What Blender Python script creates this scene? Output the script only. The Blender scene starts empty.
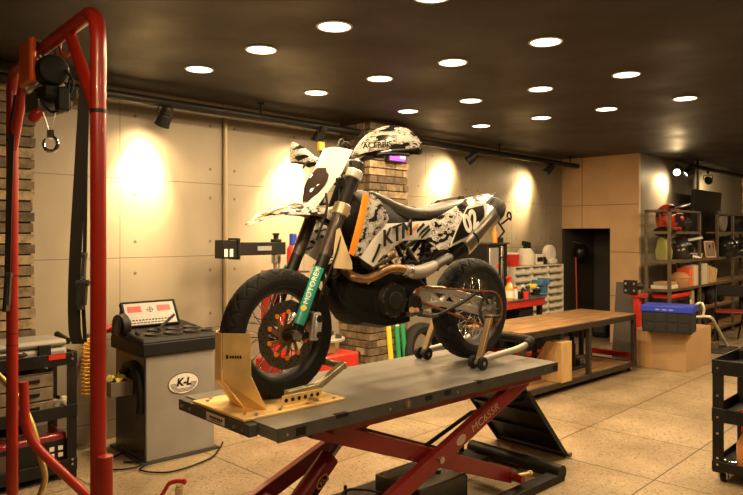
import bpy, bmesh, math, random
from mathutils import Vector, Matrix
RND = random.Random(11)
SC = bpy.context.scene
COL = SC.collection
PI = math.pi

# ------------------------------------------------------------------ camera model (743 x 495 frame)
YAW, CH, FPX, HY = .768, 1.52, 670.0, 234.0
CY_, SY_ = math.cos(YAW), math.sin(YAW)

def ray(px, py):
    a = (px - 371.5) / FPX
    return (CY_ + a * SY_, SY_ - a * CY_, -(py - HY) / FPX)
def az(px, py, Z):
    d = ray(px, py); t = (Z - CH) / d[2]
    return Vector((d[0] * t, d[1] * t, Z))
def ay(px, py, Y):
    d = ray(px, py); t = Y / d[1]
    return Vector((d[0] * t, Y, CH + d[2] * t))
def ax(px, py, X):
    d = ray(px, py); t = X / d[0]
    return Vector((X, d[1] * t, CH + d[2] * t))

# ------------------------------------------------------------------ materials
def mat(name, col, rough=.5, metal=0.0, var=0.0, vscale=12.0, bump=0.0, bscale=80.0, emit=0.0, ecol=None, coat=0.0, rvar=0.0, stretch=None):
    m = bpy.data.materials.new(name); m.use_nodes = True
    nt = m.node_tree; b = nt.nodes['Principled BSDF']
    c = (col[0], col[1], col[2], 1)
    b.inputs['Base Color'].default_value = c
    b.inputs['Roughness'].default_value = rough
    b.inputs['Metallic'].default_value = metal
    b.inputs['Coat Weight'].default_value = coat
    if emit:
        b.inputs['Emission Color'].default_value = (*(ecol or col), 1)
        b.inputs['Emission Strength'].default_value = emit
    if var or bump or rvar:
        tc = nt.nodes.new('ShaderNodeTexCoord')
        src = tc.outputs['Object']
        if stretch:
            mp = nt.nodes.new('ShaderNodeMapping'); mp.inputs['Scale'].default_value = stretch
            nt.links.new(src, mp.inputs['Vector']); src = mp.outputs['Vector']
        n = nt.nodes.new('ShaderNodeTexNoise'); n.inputs['Scale'].default_value = vscale; n.inputs['Detail'].default_value = 6
        nt.links.new(src, n.inputs['Vector'])
        if var:
            r = nt.nodes.new('ShaderNodeValToRGB')
            r.color_ramp.elements[0].position = .3; r.color_ramp.elements[1].position = .7
            r.color_ramp.elements[0].color = tuple(max(0, v * (1 - var)) for v in col) + (1,)
            r.color_ramp.elements[1].color = tuple(min(1, v * (1 + var)) for v in col) + (1,)
            nt.links.new(n.outputs['Fac'], r.inputs['Fac']); nt.links.new(r.outputs['Color'], b.inputs['Base Color'])
        if rvar:
            mr = nt.nodes.new('ShaderNodeMapRange')
            mr.inputs['From Min'].default_value = .3; mr.inputs['From Max'].default_value = .7
            mr.inputs['To Min'].default_value = max(0, rough - rvar); mr.inputs['To Max'].default_value = min(1, rough + rvar)
            nt.links.new(n.outputs['Fac'], mr.inputs['Value']); nt.links.new(mr.outputs['Result'], b.inputs['Roughness'])
        if bump:
            n2 = nt.nodes.new('ShaderNodeTexNoise'); n2.inputs['Scale'].default_value = bscale; n2.inputs['Detail'].default_value = 4
            bp = nt.nodes.new('ShaderNodeBump'); bp.inputs['Strength'].default_value = bump; bp.inputs['Distance'].default_value = .004
            nt.links.new(src, n2.inputs['Vector'])
            nt.links.new(n2.outputs['Fac'], bp.inputs['Height']); nt.links.new(bp.outputs['Normal'], b.inputs['Normal'])
    return m

def graphic_mat(name, base, ink, scale=16.0, cover=.5, accent=None, rot=.6):
    """printed sticker kit: flowing ink line work over a plain plastic"""
    m = mat(name, base, .28, coat=.35)
    nt = m.node_tree; b = nt.nodes['Principled BSDF']
    N = nt.nodes.new; L = nt.links.new
    tc = N('ShaderNodeTexCoord'); mp = N('ShaderNodeMapping')
    mp.inputs['Rotation'].default_value = (0, rot, 0); mp.inputs['Scale'].default_value = (1, .3, 2.0)
    L(tc.outputs['Object'], mp.inputs['Vector'])
    no = N('ShaderNodeTexNoise'); no.inputs['Scale'].default_value = scale * .5; no.inputs['Detail'].default_value = 2
    no.inputs['Distortion'].default_value = 1.6
    L(mp.outputs['Vector'], no.inputs['Vector'])
    mu = N('ShaderNodeMath'); mu.operation = 'MULTIPLY'; mu.inputs[1].default_value = 9
    L(no.outputs['Fac'], mu.inputs[0])
    fr = N('ShaderNodeMath'); fr.operation = 'PINGPONG'; fr.inputs[1].default_value = .5
    L(mu.outputs[0], fr.inputs[0])
    th = N('ShaderNodeMath'); th.operation = 'LESS_THAN'; th.inputs[1].default_value = .17
    L(fr.outputs[0], th.inputs[0])
    n2 = N('ShaderNodeTexNoise'); n2.inputs['Scale'].default_value = scale * .42; n2.inputs['Detail'].default_value = 1
    L(mp.outputs['Vector'], n2.inputs['Vector'])
    t2 = N('ShaderNodeMath'); t2.operation = 'GREATER_THAN'; t2.inputs[1].default_value = 1 - cover
    L(n2.outputs['Fac'], t2.inputs[0])
    an = N('ShaderNodeMath'); an.operation = 'MULTIPLY'
    L(th.outputs[0], an.inputs[0]); L(t2.outputs[0], an.inputs[1])
    t3 = N('ShaderNodeMath'); t3.operation = 'GREATER_THAN'; t3.inputs[1].default_value = 1.16 - cover
    L(n2.outputs['Fac'], t3.inputs[0])
    mx0 = N('ShaderNodeMath'); mx0.operation = 'MAXIMUM'
    L(an.outputs[0], mx0.inputs[0]); L(t3.outputs[0], mx0.inputs[1])
    mx = N('ShaderNodeMix'); mx.data_type = 'RGBA'
    mx.inputs[6].default_value = (*base, 1); mx.inputs[7].default_value = (*ink, 1)
    L(mx0.outputs[0], mx.inputs[0])
    L(mx.outputs[2], b.inputs['Base Color'])
    return m

# ------------------------------------------------------------------ mesh builder
class MB:
    def __init__(s): s.bm = bmesh.new(); s.M = Matrix.Identity(4)
    def v(s, p): return s.bm.verts.new(s.M @ Vector(p))
    def f(s, vs):
        try: return s.bm.faces.new(vs)
        except ValueError: return None
    def bx(s, x0, x1, y0, y1, z0, z1):
        p = [s.v((x, y, z)) for z in (z0, z1) for x, y in ((x0, y0), (x1, y0), (x1, y1), (x0, y1))]
        for q in ((3, 2, 1, 0), (4, 5, 6, 7), (0, 1, 5, 4), (1, 2, 6, 5), (2, 3, 7, 6), (3, 0, 4, 7)): s.f([p[i] for i in q])
        return s
    def box(s, c, d, rot=None):
        o = s.M
        s.M = o @ Matrix.Translation(c) @ (rot.to_4x4() if rot is not None else Matrix.Identity(4))
        s.bx(-d[0] / 2, d[0] / 2, -d[1] / 2, d[1] / 2, -d[2] / 2, d[2] / 2); s.M = o
        return s
    def bar(s, a, b, w, h, up=(0, 0, 1)):
        """rectangular bar from a to b: w across, h along 'up'"""
        a, b = Vector(a), Vector(b); d = (b - a).normalized(); up = Vector(up)
        sx = d.cross(up).normalized(); u = sx.cross(d).normalized()
        q = [a + sx * w / 2 * i + u * h / 2 * j for i, j in ((-1, -1), (1, -1), (1, 1), (-1, 1))]
        p = [s.v(x) for x in q] + [s.v(x + (b - a)) for x in q]
        for k in ((3, 2, 1, 0), (4, 5, 6, 7), (0, 1, 5, 4), (1, 2, 6, 5), (2, 3, 7, 6), (3, 0, 4, 7)): s.f([p[i] for i in k])
        return s
    def cyl(s, a, b, r, r2=None, n=20, caps=True):
        a, b = Vector(a), Vector(b); r2 = r if r2 is None else r2
        d = (b - a).normalized(); t = Vector((0, 0, 1)) if abs(d.z) < .9 else Vector((1, 0, 0))
        x = d.cross(t).normalized(); y = d.cross(x)
        A = [s.v(a + (x * math.cos(i * 2 * PI / n) + y * math.sin(i * 2 * PI / n)) * r) for i in range(n)]
        B = [s.v(b + (x * math.cos(i * 2 * PI / n) + y * math.sin(i * 2 * PI / n)) * r2) for i in range(n)]
        for i in range(n): s.f([A[i], A[(i + 1) % n], B[(i + 1) % n], B[i]])
        if caps: s.f(A[::-1]); s.f(B)
        return s
    def tube(s, pts, r, n=10, closed=False, caps=True, flat=None):
        """pts swept with a round (or flat: (w,h)) section; r a number or one per point"""
        P = [Vector(p) for p in pts]; N = len(P)
        rs = r if isinstance(r, (list, tuple)) else [r] * N
        T = []
        for i in range(N):
            if closed: d = P[(i + 1) % N] - P[i - 1]
            elif i == 0: d = P[1] - P[0]
            elif i == N - 1: d = P[-1] - P[-2]
            else: d = (P[i + 1] - P[i]).normalized() + (P[i] - P[i - 1]).normalized()
            T.append(d.normalized())
        up = Vector((0, 0, 1)) if abs(T[0].z) < .9 else Vector((1, 0, 0))
        x = T[0].cross(up).normalized(); rings = []
        for i in range(N):
            x = (x - T[i] * x.dot(T[i])).normalized(); y = T[i].cross(x)
            ring = []
            for k in range(n):
                a = k * 2 * PI / n
                if flat:
                    ring.append(s.v(P[i] + x * (flat[0] / 2 * (1 if math.cos(a + PI / n) > 0 else -1)) + y * (flat[1] / 2 * (1 if math.sin(a + PI / n) > 0 else -1))))
                else:
                    ring.append(s.v(P[i] + (x * math.cos(a) + y * math.sin(a)) * rs[i]))
            rings.append(ring)
        for i in range(N if closed else N - 1):
            A, B = rings[i], rings[(i + 1) % N]
            for k in range(n): s.f([A[k], A[(k + 1) % n], B[(k + 1) % n], B[k]])
        if caps and not closed: s.f(rings[0][::-1]); s.f(rings[-1])
        return s
    def lathe(s, prof, n=32, c=(0, 0, 0), axis='z', closed=False, fn=None):
        """profile of (radius, height) spun about an axis through c"""
        c = Vector(c); rings = []
        for j, (r, h) in enumerate(prof):
            ring = []
            for i in range(n):
                a = i * 2 * PI / n
                rr = r if fn is None else fn(a, r, h, j)
                u, w = rr * math.cos(a), rr * math.sin(a)
                p = (u, w, h) if axis == 'z' else ((u, h, w) if axis == 'y' else (h, u, w))
                ring.append(s.v(c + Vector(p)))
            rings.append(ring)
        m = len(prof)
        for j in range(m if closed else m - 1):
            A, B = rings[j], rings[(j + 1) % m]
            for i in range(n): s.f([A[i], A[(i + 1) % n], B[(i + 1) % n], B[i]])
        if not closed:
            if prof[0][0] > 1e-6: s.f(rings[0])
            if prof[-1][0] > 1e-6: s.f(rings[-1])
        return s
    def prism(s, pts, z0, z1):
        A = [s.v((p[0], p[1], z0)) for p in pts]; B = [s.v((p[0], p[1], z1)) for p in pts]
        n = len(pts); s.f(A[::-1]); s.f(B)
        for i in range(n): s.f([A[i], A[(i + 1) % n], B[(i + 1) % n], B[i]])
        return s
    def loft(s, secs, caps=True, ring=True):
        R_ = [[s.v(p) for p in q] for q in secs]; n = len(R_[0])
        for A, B in zip(R_, R_[1:]):
            for k in range(n if ring else n - 1): s.f([A[k], A[(k + 1) % n], B[(k + 1) % n], B[k]])
        if caps and ring: s.f(R_[0][::-1]); s.f(R_[-1])
        return s
    def ball(s, c, r, n=16, sc=(1, 1, 1)):
        m = n // 2; c = Vector(c); rows = []
        for j in range(1, m):
            t = PI * j / m
            rows.append([s.v(c + Vector((r * sc[0] * math.sin(t) * math.cos(i * 2 * PI / n), r * sc[1] * math.sin(t) * math.sin(i * 2 * PI / n), r * sc[2] * math.cos(t)))) for i in range(n)])
        top = s.v(c + Vector((0, 0, r * sc[2]))); bot = s.v(c - Vector((0, 0, r * sc[2])))
        for i in range(n):
            s.f([top, rows[0][i], rows[0][(i + 1) % n]]); s.f([bot, rows[-1][(i + 1) % n], rows[-1][i]])
        for A, B in zip(rows, rows[1:]):
            for i in range(n): s.f([A[i], B[i], B[(i + 1) % n], A[(i + 1) % n]])
        return s
    def sheet(s, rows, th, flip=False):
        """a grid of points thickened along its own normals"""
        nr, nc = len(rows), len(rows[0]); P = [[Vector(p) for p in q] for q in rows]
        def nrm(i, j):
            a = P[min(i + 1, nr - 1)][j] - P[max(i - 1, 0)][j]; b = P[i][min(j + 1, nc - 1)] - P[i][max(j - 1, 0)]
            n_ = a.cross(b); return (n_.normalized() if n_.length > 1e-9 else Vector((0, 0, 1))) * (-1 if flip else 1)
        A = [[s.v(P[i][j]) for j in range(nc)] for i in range(nr)]
        B = [[s.v(P[i][j] - nrm(i, j) * th) for j in range(nc)] for i in range(nr)]
        for i in range(nr - 1):
            for j in range(nc - 1):
                s.f([A[i][j], A[i + 1][j], A[i + 1][j + 1], A[i][j + 1]]); s.f([B[i][j], B[i][j + 1], B[i + 1][j + 1], B[i + 1][j]])
        for i in range(nr - 1):
            for j in (0, nc - 1): s.f([A[i][j], A[i + 1][j], B[i + 1][j], B[i][j]])
        for j in range(nc - 1):
            for i in (0, nr - 1): s.f([A[i][j], A[i][j + 1], B[i][j + 1], B[i][j]])
        return s
    def build(s, name, material, parent=None, loc=None, rotz=None, bevel=0.0, angle=35, sub=0):
        bmesh.ops.recalc_face_normals(s.bm, faces=s.bm.faces[:])
        me = bpy.data.meshes.new(name); s.bm.to_mesh(me); s.bm.free()
        me.polygons.foreach_set('use_smooth', [True] * len(me.polygons))
        me.set_sharp_from_angle(angle=math.radians(angle))
        for m_ in (material if isinstance(material, (list, tuple)) else [material]): me.materials.append(m_)
        o = bpy.data.objects.new(name, me); COL.objects.link(o)
        if parent is not None: o.parent = parent
        if loc is not None: o.location = loc
        if rotz is not None: o.rotation_euler = (0, 0, rotz)
        if bevel:
            b = o.modifiers.new('bevel', 'BEVEL'); b.width = bevel; b.segments = 2; b.limit_method = 'ANGLE'; b.angle_limit = math.radians(40)
        if sub:
            q = o.modifiers.new('sub', 'SUBSURF'); q.levels = sub; q.render_levels = sub
        return o

def islands(mb, name, material, parent=None, **kw):
    """every loose piece of the builder becomes an object of its own"""
    bm = mb.bm; bm.verts.index_update(); seen = set(); out = []
    for v0 in bm.verts:
        if v0.index in seen: continue
        st, comp = [v0], []; seen.add(v0.index)
        while st:
            v_ = st.pop(); comp.append(v_)
            for e in v_.link_edges:
                w_ = e.other_vert(v_)
                if w_.index not in seen: seen.add(w_.index); st.append(w_)
        n_ = MB(); mp = {v_.index: n_.bm.verts.new(v_.co) for v_ in comp}
        for f_ in {f_ for v_ in comp for f_ in v_.link_faces}: n_.f([mp[v_.index] for v_ in f_.verts])
        out.append(n_.build(name, material, parent, **kw))
    bm.free(); return out

def apt(px, py, t):
    d = ray(px, py); return Vector((d[0] * t, d[1] * t, CH + d[2] * t))
def fillet(pts, r, n=5):
    P = [Vector(p) for p in pts]; out = [P[0]]
    for a, b, c in zip(P, P[1:], P[2:]):
        u = (a - b); w = (c - b); rr = min(r, u.length * .49, w.length * .49)
        p0 = b + u.normalized() * rr; p1 = b + w.normalized() * rr
        for i in range(n + 1):
            t = i / n; out.append(p0 * (1 - t) ** 2 + b * 2 * t * (1 - t) + p1 * t * t)
    out.append(P[-1]); return out
def smooth(pts, n=6):
    """Catmull-Rom through the points"""
    P = [Vector(p) for p in pts]; P = [P[0] * 2 - P[1]] + P + [P[-1] * 2 - P[-2]]; out = []
    for i in range(1, len(P) - 2):
        a, b, c, d = P[i - 1:i + 3]
        for k in range(n):
            t = k / n
            out.append(.5 * ((2 * b) + (c - a) * t + (2 * a - 5 * b + 4 * c - d) * t * t + (3 * b - a - 3 * c + d) * t ** 3))
    out.append(P[-2]); return out
def arc(cx, cy, r, a0, a1, n=12): return [(cx + r * math.cos(a0 + (a1 - a0) * i / n), cy + r * math.sin(a0 + (a1 - a0) * i / n)) for i in range(n + 1)]
def basis(o, x, y):
    """matrix with its origin at o, local x and y along the given directions"""
    x = Vector(x).normalized(); y = Vector(y); z = x.cross(y).normalized(); y = z.cross(x)
    m = Matrix.Identity(4)
    for i, q in enumerate((x, y, z)):
        m[0][i], m[1][i], m[2][i] = q
    m.translation = Vector(o); return m

def tag(o, label=None, cat=None, group=None, kind=None):
    for k, v_ in (('label', label), ('category', cat), ('group', group), ('kind', kind)):
        if v_: o[k] = v_
    return o
def thing(name, label, cat, loc=(0, 0, 0), rotz=0.0, group=None):
    o = bpy.data.objects.new(name, None); COL.objects.link(o); o.empty_display_size = .1
    o.location = loc; o.rotation_euler = (0, 0, rotz)
    return tag(o, label, cat, group)
def struct(o): o['kind'] = 'structure'; return o
def copy_tree(o, parent=None, loc=None, rotz=None, label=None):
    c = o.copy(); COL.objects.link(c)
    if parent is not None: c.parent = parent
    if loc is not None: c.location = loc
    if rotz is not None: c.rotation_euler = (0, 0, rotz)
    if label: c['label'] = label
    for ch in list(o.children): copy_tree(ch, c)
    return c
def lettering(text, size, m, parent, M, name='lettering', depth=.0006, shear=0.0, align='CENTER', sx=1.0, bold=0.0):
    cu = bpy.data.curves.new('t', 'FONT'); cu.body = text; cu.size = size; cu.extrude = depth; cu.shear = shear
    cu.align_x = align; cu.align_y = 'CENTER'; cu.resolution_u = 3; cu.offset = bold
    t = bpy.data.objects.new('t', cu); COL.objects.link(t)
    dg = bpy.context.evaluated_depsgraph_get(); dg.update()
    me = bpy.data.meshes.new_from_object(t.evaluated_get(dg)); bpy.data.objects.remove(t); bpy.data.curves.remove(cu)
    me.transform(M @ Matrix.Diagonal((sx, 1, 1, 1))); me.materials.clear(); me.materials.append(m)
    o = bpy.data.objects.new(name, me); COL.objects.link(o)
    if parent is not None: o.parent = parent
    return o

K = {}
K['black'] = mat('black_paint', (.010, .009, .008), .48, var=.3, vscale=6, rvar=.12)
K['black_matt'] = mat('black_plastic', (.009, .0085, .008), .6, bump=.15, bscale=300)
K['rubber'] = mat('rubber', (.011, .0105, .010), .72, bump=.2, bscale=250, var=.25, vscale=9)
K['gloss_black'] = mat('gloss_black', (.008, .008, .008), .28, coat=.2)
K['red'] = mat('red_paint', (.48, .022, .012), .33, coat=.3, var=.18, vscale=5, rvar=.1)
K['dark_red'] = mat('lift_red_paint', (.27, .012, .012), .35, coat=.25, var=.2, vscale=6, rvar=.1)
K['hoist_red'] = mat('hoist_red', (.30, .015, .007), .32, coat=.2, var=.15, vscale=6)
K['steel'] = mat('steel', (.55, .53, .5), .32, 1.0, rvar=.12, vscale=18)
K['chrome'] = mat('chrome', (.8, .78, .75), .12, 1.0)
K['alu'] = mat('cast_aluminium', (.68, .66, .62), .42, .7, bump=.12, bscale=200, rvar=.1)
K['dark_steel'] = mat('dark_steel', (.12, .115, .11), .42, .8, rvar=.12, vscale=14)
K['gold'] = mat('gold_zinc', (.86, .60, .25), .42, .35, var=.16, vscale=9, rvar=.1)
K['table'] = mat('lift_table_steel', (.23, .22, .205), .34, .4)
K['table_edge'] = mat('lift_edge_grey', (.085, .08, .072), .5, .2, var=.15)
K['grey'] = mat('balancer_grey', (.31, .295, .27), .5, .15, var=.1, vscale=4, bump=.04)
K['white'] = mat('white_plastic', (.80, .78, .74), .3, coat=.3)
K['offwhite'] = mat('cream_plastic', (.74, .69, .58), .45)
K['orange'] = mat('orange_plastic', (.85, .27, .02), .35, coat=.3)
K['yellow'] = mat('yellow_plastic', (.75, .55, .03), .45)
K['green'] = mat('green_plastic', (.02, .28, .10), .45)
K['teal'] = mat('teal_plastic', (.015, .30, .24), .35)
K['blue'] = mat('blue_paint', (.03, .06, .42), .4)
K['vise_blue'] = mat('vise_blue', (.06, .16, .30), .45, .2)
K['wood'] = mat('bench_wood', (.25, .14, .06), .5, var=.5, vscale=4, bump=.15, bscale=40, stretch=(1.0, 6, 6))
K['pale_wood'] = mat('pale_wood', (.58, .38, .16), .55, var=.16, vscale=5, stretch=(6, 6, 1))
K['card'] = mat('cardboard', (.40, .25, .12), .8, var=.07, vscale=3, bump=.08, bscale=60)
K['tape'] = mat('parcel_tape', (.52, .30, .12), .35)
K['brown_steel'] = mat('brown_steel', (.15, .115, .08), .45, .4, var=.25, vscale=10)
K['shelf_wood'] = mat('shelf_board', (.30, .17, .08), .6, var=.25, vscale=6, stretch=(1, 6, 6))
K['copper'] = mat('heat_tinted_pipe', (.38, .22, .11), .4, .9, var=.35, vscale=10, rvar=.1)
K['chain'] = mat('rusty_chain', (.30, .11, .055), .5, .6, var=.3, vscale=60)
K['carbon'] = mat('fork_wrap', (.05, .034, .026), .35, .2, bump=.3, bscale=400, coat=.3)
K['lamp'] = mat('lamp_diffuser', (1, .93, .8), .4, emit=7.0, ecol=(1, .86, .62))
K['screen_red'] = mat('red_digits', (.5, .02, .01), .4, emit=.35, ecol=(1, .05, .02))
K['panel'] = mat('panel_silver', (.30, .29, .28), .35, var=.1, vscale=60)
K['ink'] = mat('black_ink', (.01, .01, .01), .5)
K['print_white'] = mat('white_print', (.82, .8, .76), .5)
K['silver_print'] = mat('silver_print', (.55, .40, .32), .5)
K['seat'] = mat('seat_vinyl', (.028, .025, .022), .38, bump=.2, bscale=220, rvar=.08)
K['glass'] = mat('headlight_glass', (.05, .035, .03), .06, coat=1.0)
K['purple'] = mat('purple_screen', (.2, .05, .5), .3, emit=.7, ecol=(.35, .08, .9))
K['pink'] = mat('pink_digits', (.9, .5, .9), .3, emit=1.5, ecol=(.95, .55, 1))
K['clear'] = mat('clear_plastic', (.78, .74, .64), .25)
K['red_plastic'] = mat('red_plastic', (.60, .03, .02), .35)
K['olive'] = mat('olive_canvas', (.30, .30, .08), .8, bump=.2, bscale=90)
K['g_white'] = graphic_mat('white_graphics', (.82, .80, .76), (.012, .012, .014), 34, .56)
K['g_dense'] = graphic_mat('dense_graphics', (.66, .64, .62), (.012, .012, .014), 42, .58, rot=1.0)
K['g_tail'] = graphic_mat('tail_graphics', (.82, .80, .76), (.012, .012, .014), 38, .62, rot=-.5)

K['g_fender'] = graphic_mat('fender_graphics', (.74, .72, .68), (.012, .012, .014), 46, .62, rot=.2)
for q_ in ('black', 'black_matt', 'rubber', 'ink', 'table_edge'): bpy.data.materials[K[q_].name].node_tree.nodes['Principled BSDF'].inputs['Specular IOR Level'].default_value = .28
K['rim'] = mat('satin_black_rim', (.010, .010, .010), .5)
K['belly'] = mat('black_belly_plastic', (.007, .0068, .0065), .62); K['belly'].node_tree.nodes['Principled BSDF'].inputs['Specular IOR Level'].default_value = .15
K['pale_tube'] = mat('pale_plated_tube', (.72, .66, .55), .3, .3)
# ------------------------------------------------------------------ the setting
CEIL, WY = 2.62, 4.85          # ceiling height, long wall
BX, BY = 9.07, 3.71             # block standing out of the long wall: face and flank
XE = 13.9                      # end wall
def concrete_mat():
    m = mat('concrete_panels', (.33, .30, .25), .55, rvar=.08, vscale=2)
    nt = m.node_tree; b = nt.nodes['Principled BSDF']; N = nt.nodes.new; L = nt.links.new
    g = N('ShaderNodeNewGeometry'); sp = N('ShaderNodeSeparateXYZ'); L(g.outputs['Position'], sp.inputs[0])
    def mth(op, a, bb=None):
        n = N('ShaderNodeMath'); n.operation = op
        for i, q in enumerate((a, bb)):
            if q is None: continue
            if isinstance(q, (int, float)): n.inputs[i].default_value = q
            else: L(q, n.inputs[i])
        return n.outputs[0]
    xy = mth('ADD', sp.outputs['X'], mth('MULTIPLY', sp.outputs['Y'], 1.0))
    fx = mth('FRACT', mth('DIVIDE', mth('ADD', xy, .395 - WY + .9), .9))
    fz = mth('FRACT', mth('DIVIDE', mth('ADD', sp.outputs['Z'], .46), .6))
    ex = mth('MULTIPLY', mth('SUBTRACT', .5, mth('ABSOLUTE', mth('SUBTRACT', fx, .5))), .9)
    ez = mth('MULTIPLY', mth('SUBTRACT', .5, mth('ABSOLUTE', mth('SUBTRACT', fz, .5))), .6)
    seam = mth('LESS_THAN', mth('MINIMUM', ex, ez), .0028)
    dx = mth('SUBTRACT', ex, .12); dz = mth('SUBTRACT', ez, .12)
    hole = mth('LESS_THAN', mth('ADD', mth('MULTIPLY', dx, dx), mth('MULTIPLY', dz, dz)), .00016)
    mark = mth('MAXIMUM', seam, hole)
    tc = N('ShaderNodeTexCoord')
    n1 = N('ShaderNodeTexNoise'); n1.inputs['Scale'].default_value = 1.3; n1.inputs['Detail'].default_value = 8
    L(g.outputs['Position'], n1.inputs['Vector'])
    r = N('ShaderNodeValToRGB'); r.color_ramp.elements[0].position = .3; r.color_ramp.elements[1].position = .72
    r.color_ramp.elements[0].color = (.235, .197, .145, 1); r.color_ramp.elements[1].color = (.33, .283, .212, 1)
    L(n1.outputs['Fac'], r.inputs['Fac'])
    mx = N('ShaderNodeMix'); mx.data_type = 'RGBA'; mx.inputs[7].default_value = (.11, .095, .07, 1)
    L(mark, mx.inputs[0]); L(r.outputs['Color'], mx.inputs[6]); L(mx.outputs[2], b.inputs['Base Color'])
    return m
def floor_mat():
    m = mat('terrazzo_floor', (.4, .33, .22), .38)
    nt = m.node_tree; b = nt.nodes['Principled BSDF']; N = nt.nodes.new; L = nt.links.new
    g = N('ShaderNodeNewGeometry')
    br = N('ShaderNodeTexBrick'); br.offset = 0; br.inputs['Scale'].default_value = 1
    br.inputs['Brick Width'].default_value = .82; br.inputs['Row Height'].default_value = .82
    br.inputs['Mortar Size'].default_value = .006; br.inputs['Mortar Smooth'].default_value = .3
    br.inputs['Color1'].default_value = (.345, .265, .168, 1); br.inputs['Color2'].default_value = (.29, .222, .14, 1); br.inputs['Mortar'].default_value = (.085, .06, .035, 1)
    mp = N('ShaderNodeMapping'); mp.inputs['Location'].default_value = (-.09, .02, 0)
    L(g.outputs['Position'], mp.inputs['Vector']); L(mp.outputs['Vector'], br.inputs['Vector'])
    vo = N('ShaderNodeTexVoronoi'); vo.inputs['Scale'].default_value = 85
    L(g.outputs['Position'], vo.inputs['Vector'])
    sp = N('ShaderNodeSeparateColor'); L(vo.outputs['Color'], sp.inputs[0])
    r = N('ShaderNodeValToRGB'); e = r.color_ramp.elements
    e[0].position = .06; e[0].color = (.45, .42, .38, 1); e[1].position = .22; e[1].color = (1, 1, 1, 1)
    q = e.new(.85); q.color = (1, 1, 1, 1); q = e.new(.95); q.color = (1.25, 1.25, 1.22, 1)
    L(sp.outputs[0], r.inputs['Fac'])
    n1 = N('ShaderNodeTexNoise'); n1.inputs['Scale'].default_value = 2.2; n1.inputs['Detail'].default_value = 7
    L(g.outputs['Position'], n1.inputs['Vector'])
    r2 = N('ShaderNodeValToRGB'); r2.color_ramp.elements[0].position = .3; r2.color_ramp.elements[1].position = .68
    r2.color_ramp.elements[0].color = (.72, .70, .66, 1); r2.color_ramp.elements[1].color = (1.1, 1.1, 1.1, 1)
    L(n1.outputs['Fac'], r2.inputs['Fac'])
    m1 = N('ShaderNodeMix'); m1.data_type = 'RGBA'; m1.blend_type = 'MULTIPLY'; m1.inputs[0].default_value = .8
    m2 = N('ShaderNodeMix'); m2.data_type = 'RGBA'; m2.blend_type = 'MULTIPLY'; m2.inputs[0].default_value = 1
    L(br.outputs['Color'], m1.inputs[6]); L(r.outputs['Color'], m1.inputs[7])
    L(m1.outputs[2], m2.inputs[6]); L(r2.outputs['Color'], m2.inputs[7]); L(m2.outputs[2], b.inputs['Base Color'])
    mr = N('ShaderNodeMapRange'); mr.inputs['To Min'].default_value = .28; mr.inputs['To Max'].default_value = .55
    L(n1.outputs['Fac'], mr.inputs['Value']); L(mr.outputs['Result'], b.inputs['Roughness'])
    bp = N('ShaderNodeBump'); bp.inputs['Strength'].default_value = .25; bp.inputs['Distance'].default_value = .003
    L(vo.outputs['Distance'], bp.inputs['Height']); L(bp.outputs['Normal'], b.inputs['Normal'])
    return m
K['concrete'] = concrete_mat(); K['floor'] = floor_mat()
K['ceiling'] = mat('dark_ceiling', (.016, .0125, .010), .58, var=.38, vscale=1.6, rvar=.14, bump=.25, bscale=7)
K['plywood'] = mat('tan_cladding', (.60, .40, .225), .6, var=.1, vscale=2.5)
K['dark_wall'] = mat('dark_plaster', (.10, .092, .08), .6, var=.2, vscale=2)
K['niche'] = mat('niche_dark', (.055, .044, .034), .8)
struct(MB().bx(-3.2, XE + .1, -3.2, WY + .1, -.1, 0).build('floor', K['floor']))
struct(MB().bx(-3.2, XE + .1, -3.2, WY + .1, CEIL, CEIL + .1).build('ceiling', K['ceiling']))
struct(MB().bx(-3.2, XE, WY, WY + .1, 0, CEIL).build('wall_back', K['concrete']))
struct(MB().bx(-3.2, -3.1, -3.2, WY, 0, CEIL).build('wall_left', K['dark_wall']))
struct(MB().bx(-3.1, XE, -3.2, -3.1, 0, CEIL).build('wall_front', K['dark_wall']))
struct(MB().bx(XE, XE + .1, -3.2, WY, 0, CEIL).build('wall_right', K['dark_wall']))
DZ, DY = 1.60, 4.12            # opening of the store cupboard
w = MB()
w.bx(BX, BX + .06, BY, DY, 0, CEIL); w.bx(BX, BX + .06, DY, WY, DZ, CEIL)
struct(w.build('wall_block_face', K['plywood']))
w = MB()
for z in (.66, 1.27, 1.93):
    w.bx(BX - .003, BX, BY, DY if z < DZ else WY, z - .003, z + .003)
w.bx(BX - .003, BX, 4.53, 4.536, DZ, CEIL); w.bx(BX - .003, BX, DY - .006, DY, 0, DZ)
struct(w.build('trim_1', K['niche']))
struct(MB().bx(BX + .06, XE, BY, BY + .06, 0, CEIL).build('wall_block_side', mat('grey_plaster', (.20, .18, .15), .5, var=.15, vscale=1.5)))
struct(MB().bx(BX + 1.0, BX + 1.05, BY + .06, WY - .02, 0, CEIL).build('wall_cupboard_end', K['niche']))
struct(MB().bx(BX + .0, BX + 1.05, WY - .02, WY, 0, DZ).build('wall_cupboard_shade', K['niche']))  # dark sheet over the concrete, painted shade that keeps the opening dark

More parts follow.
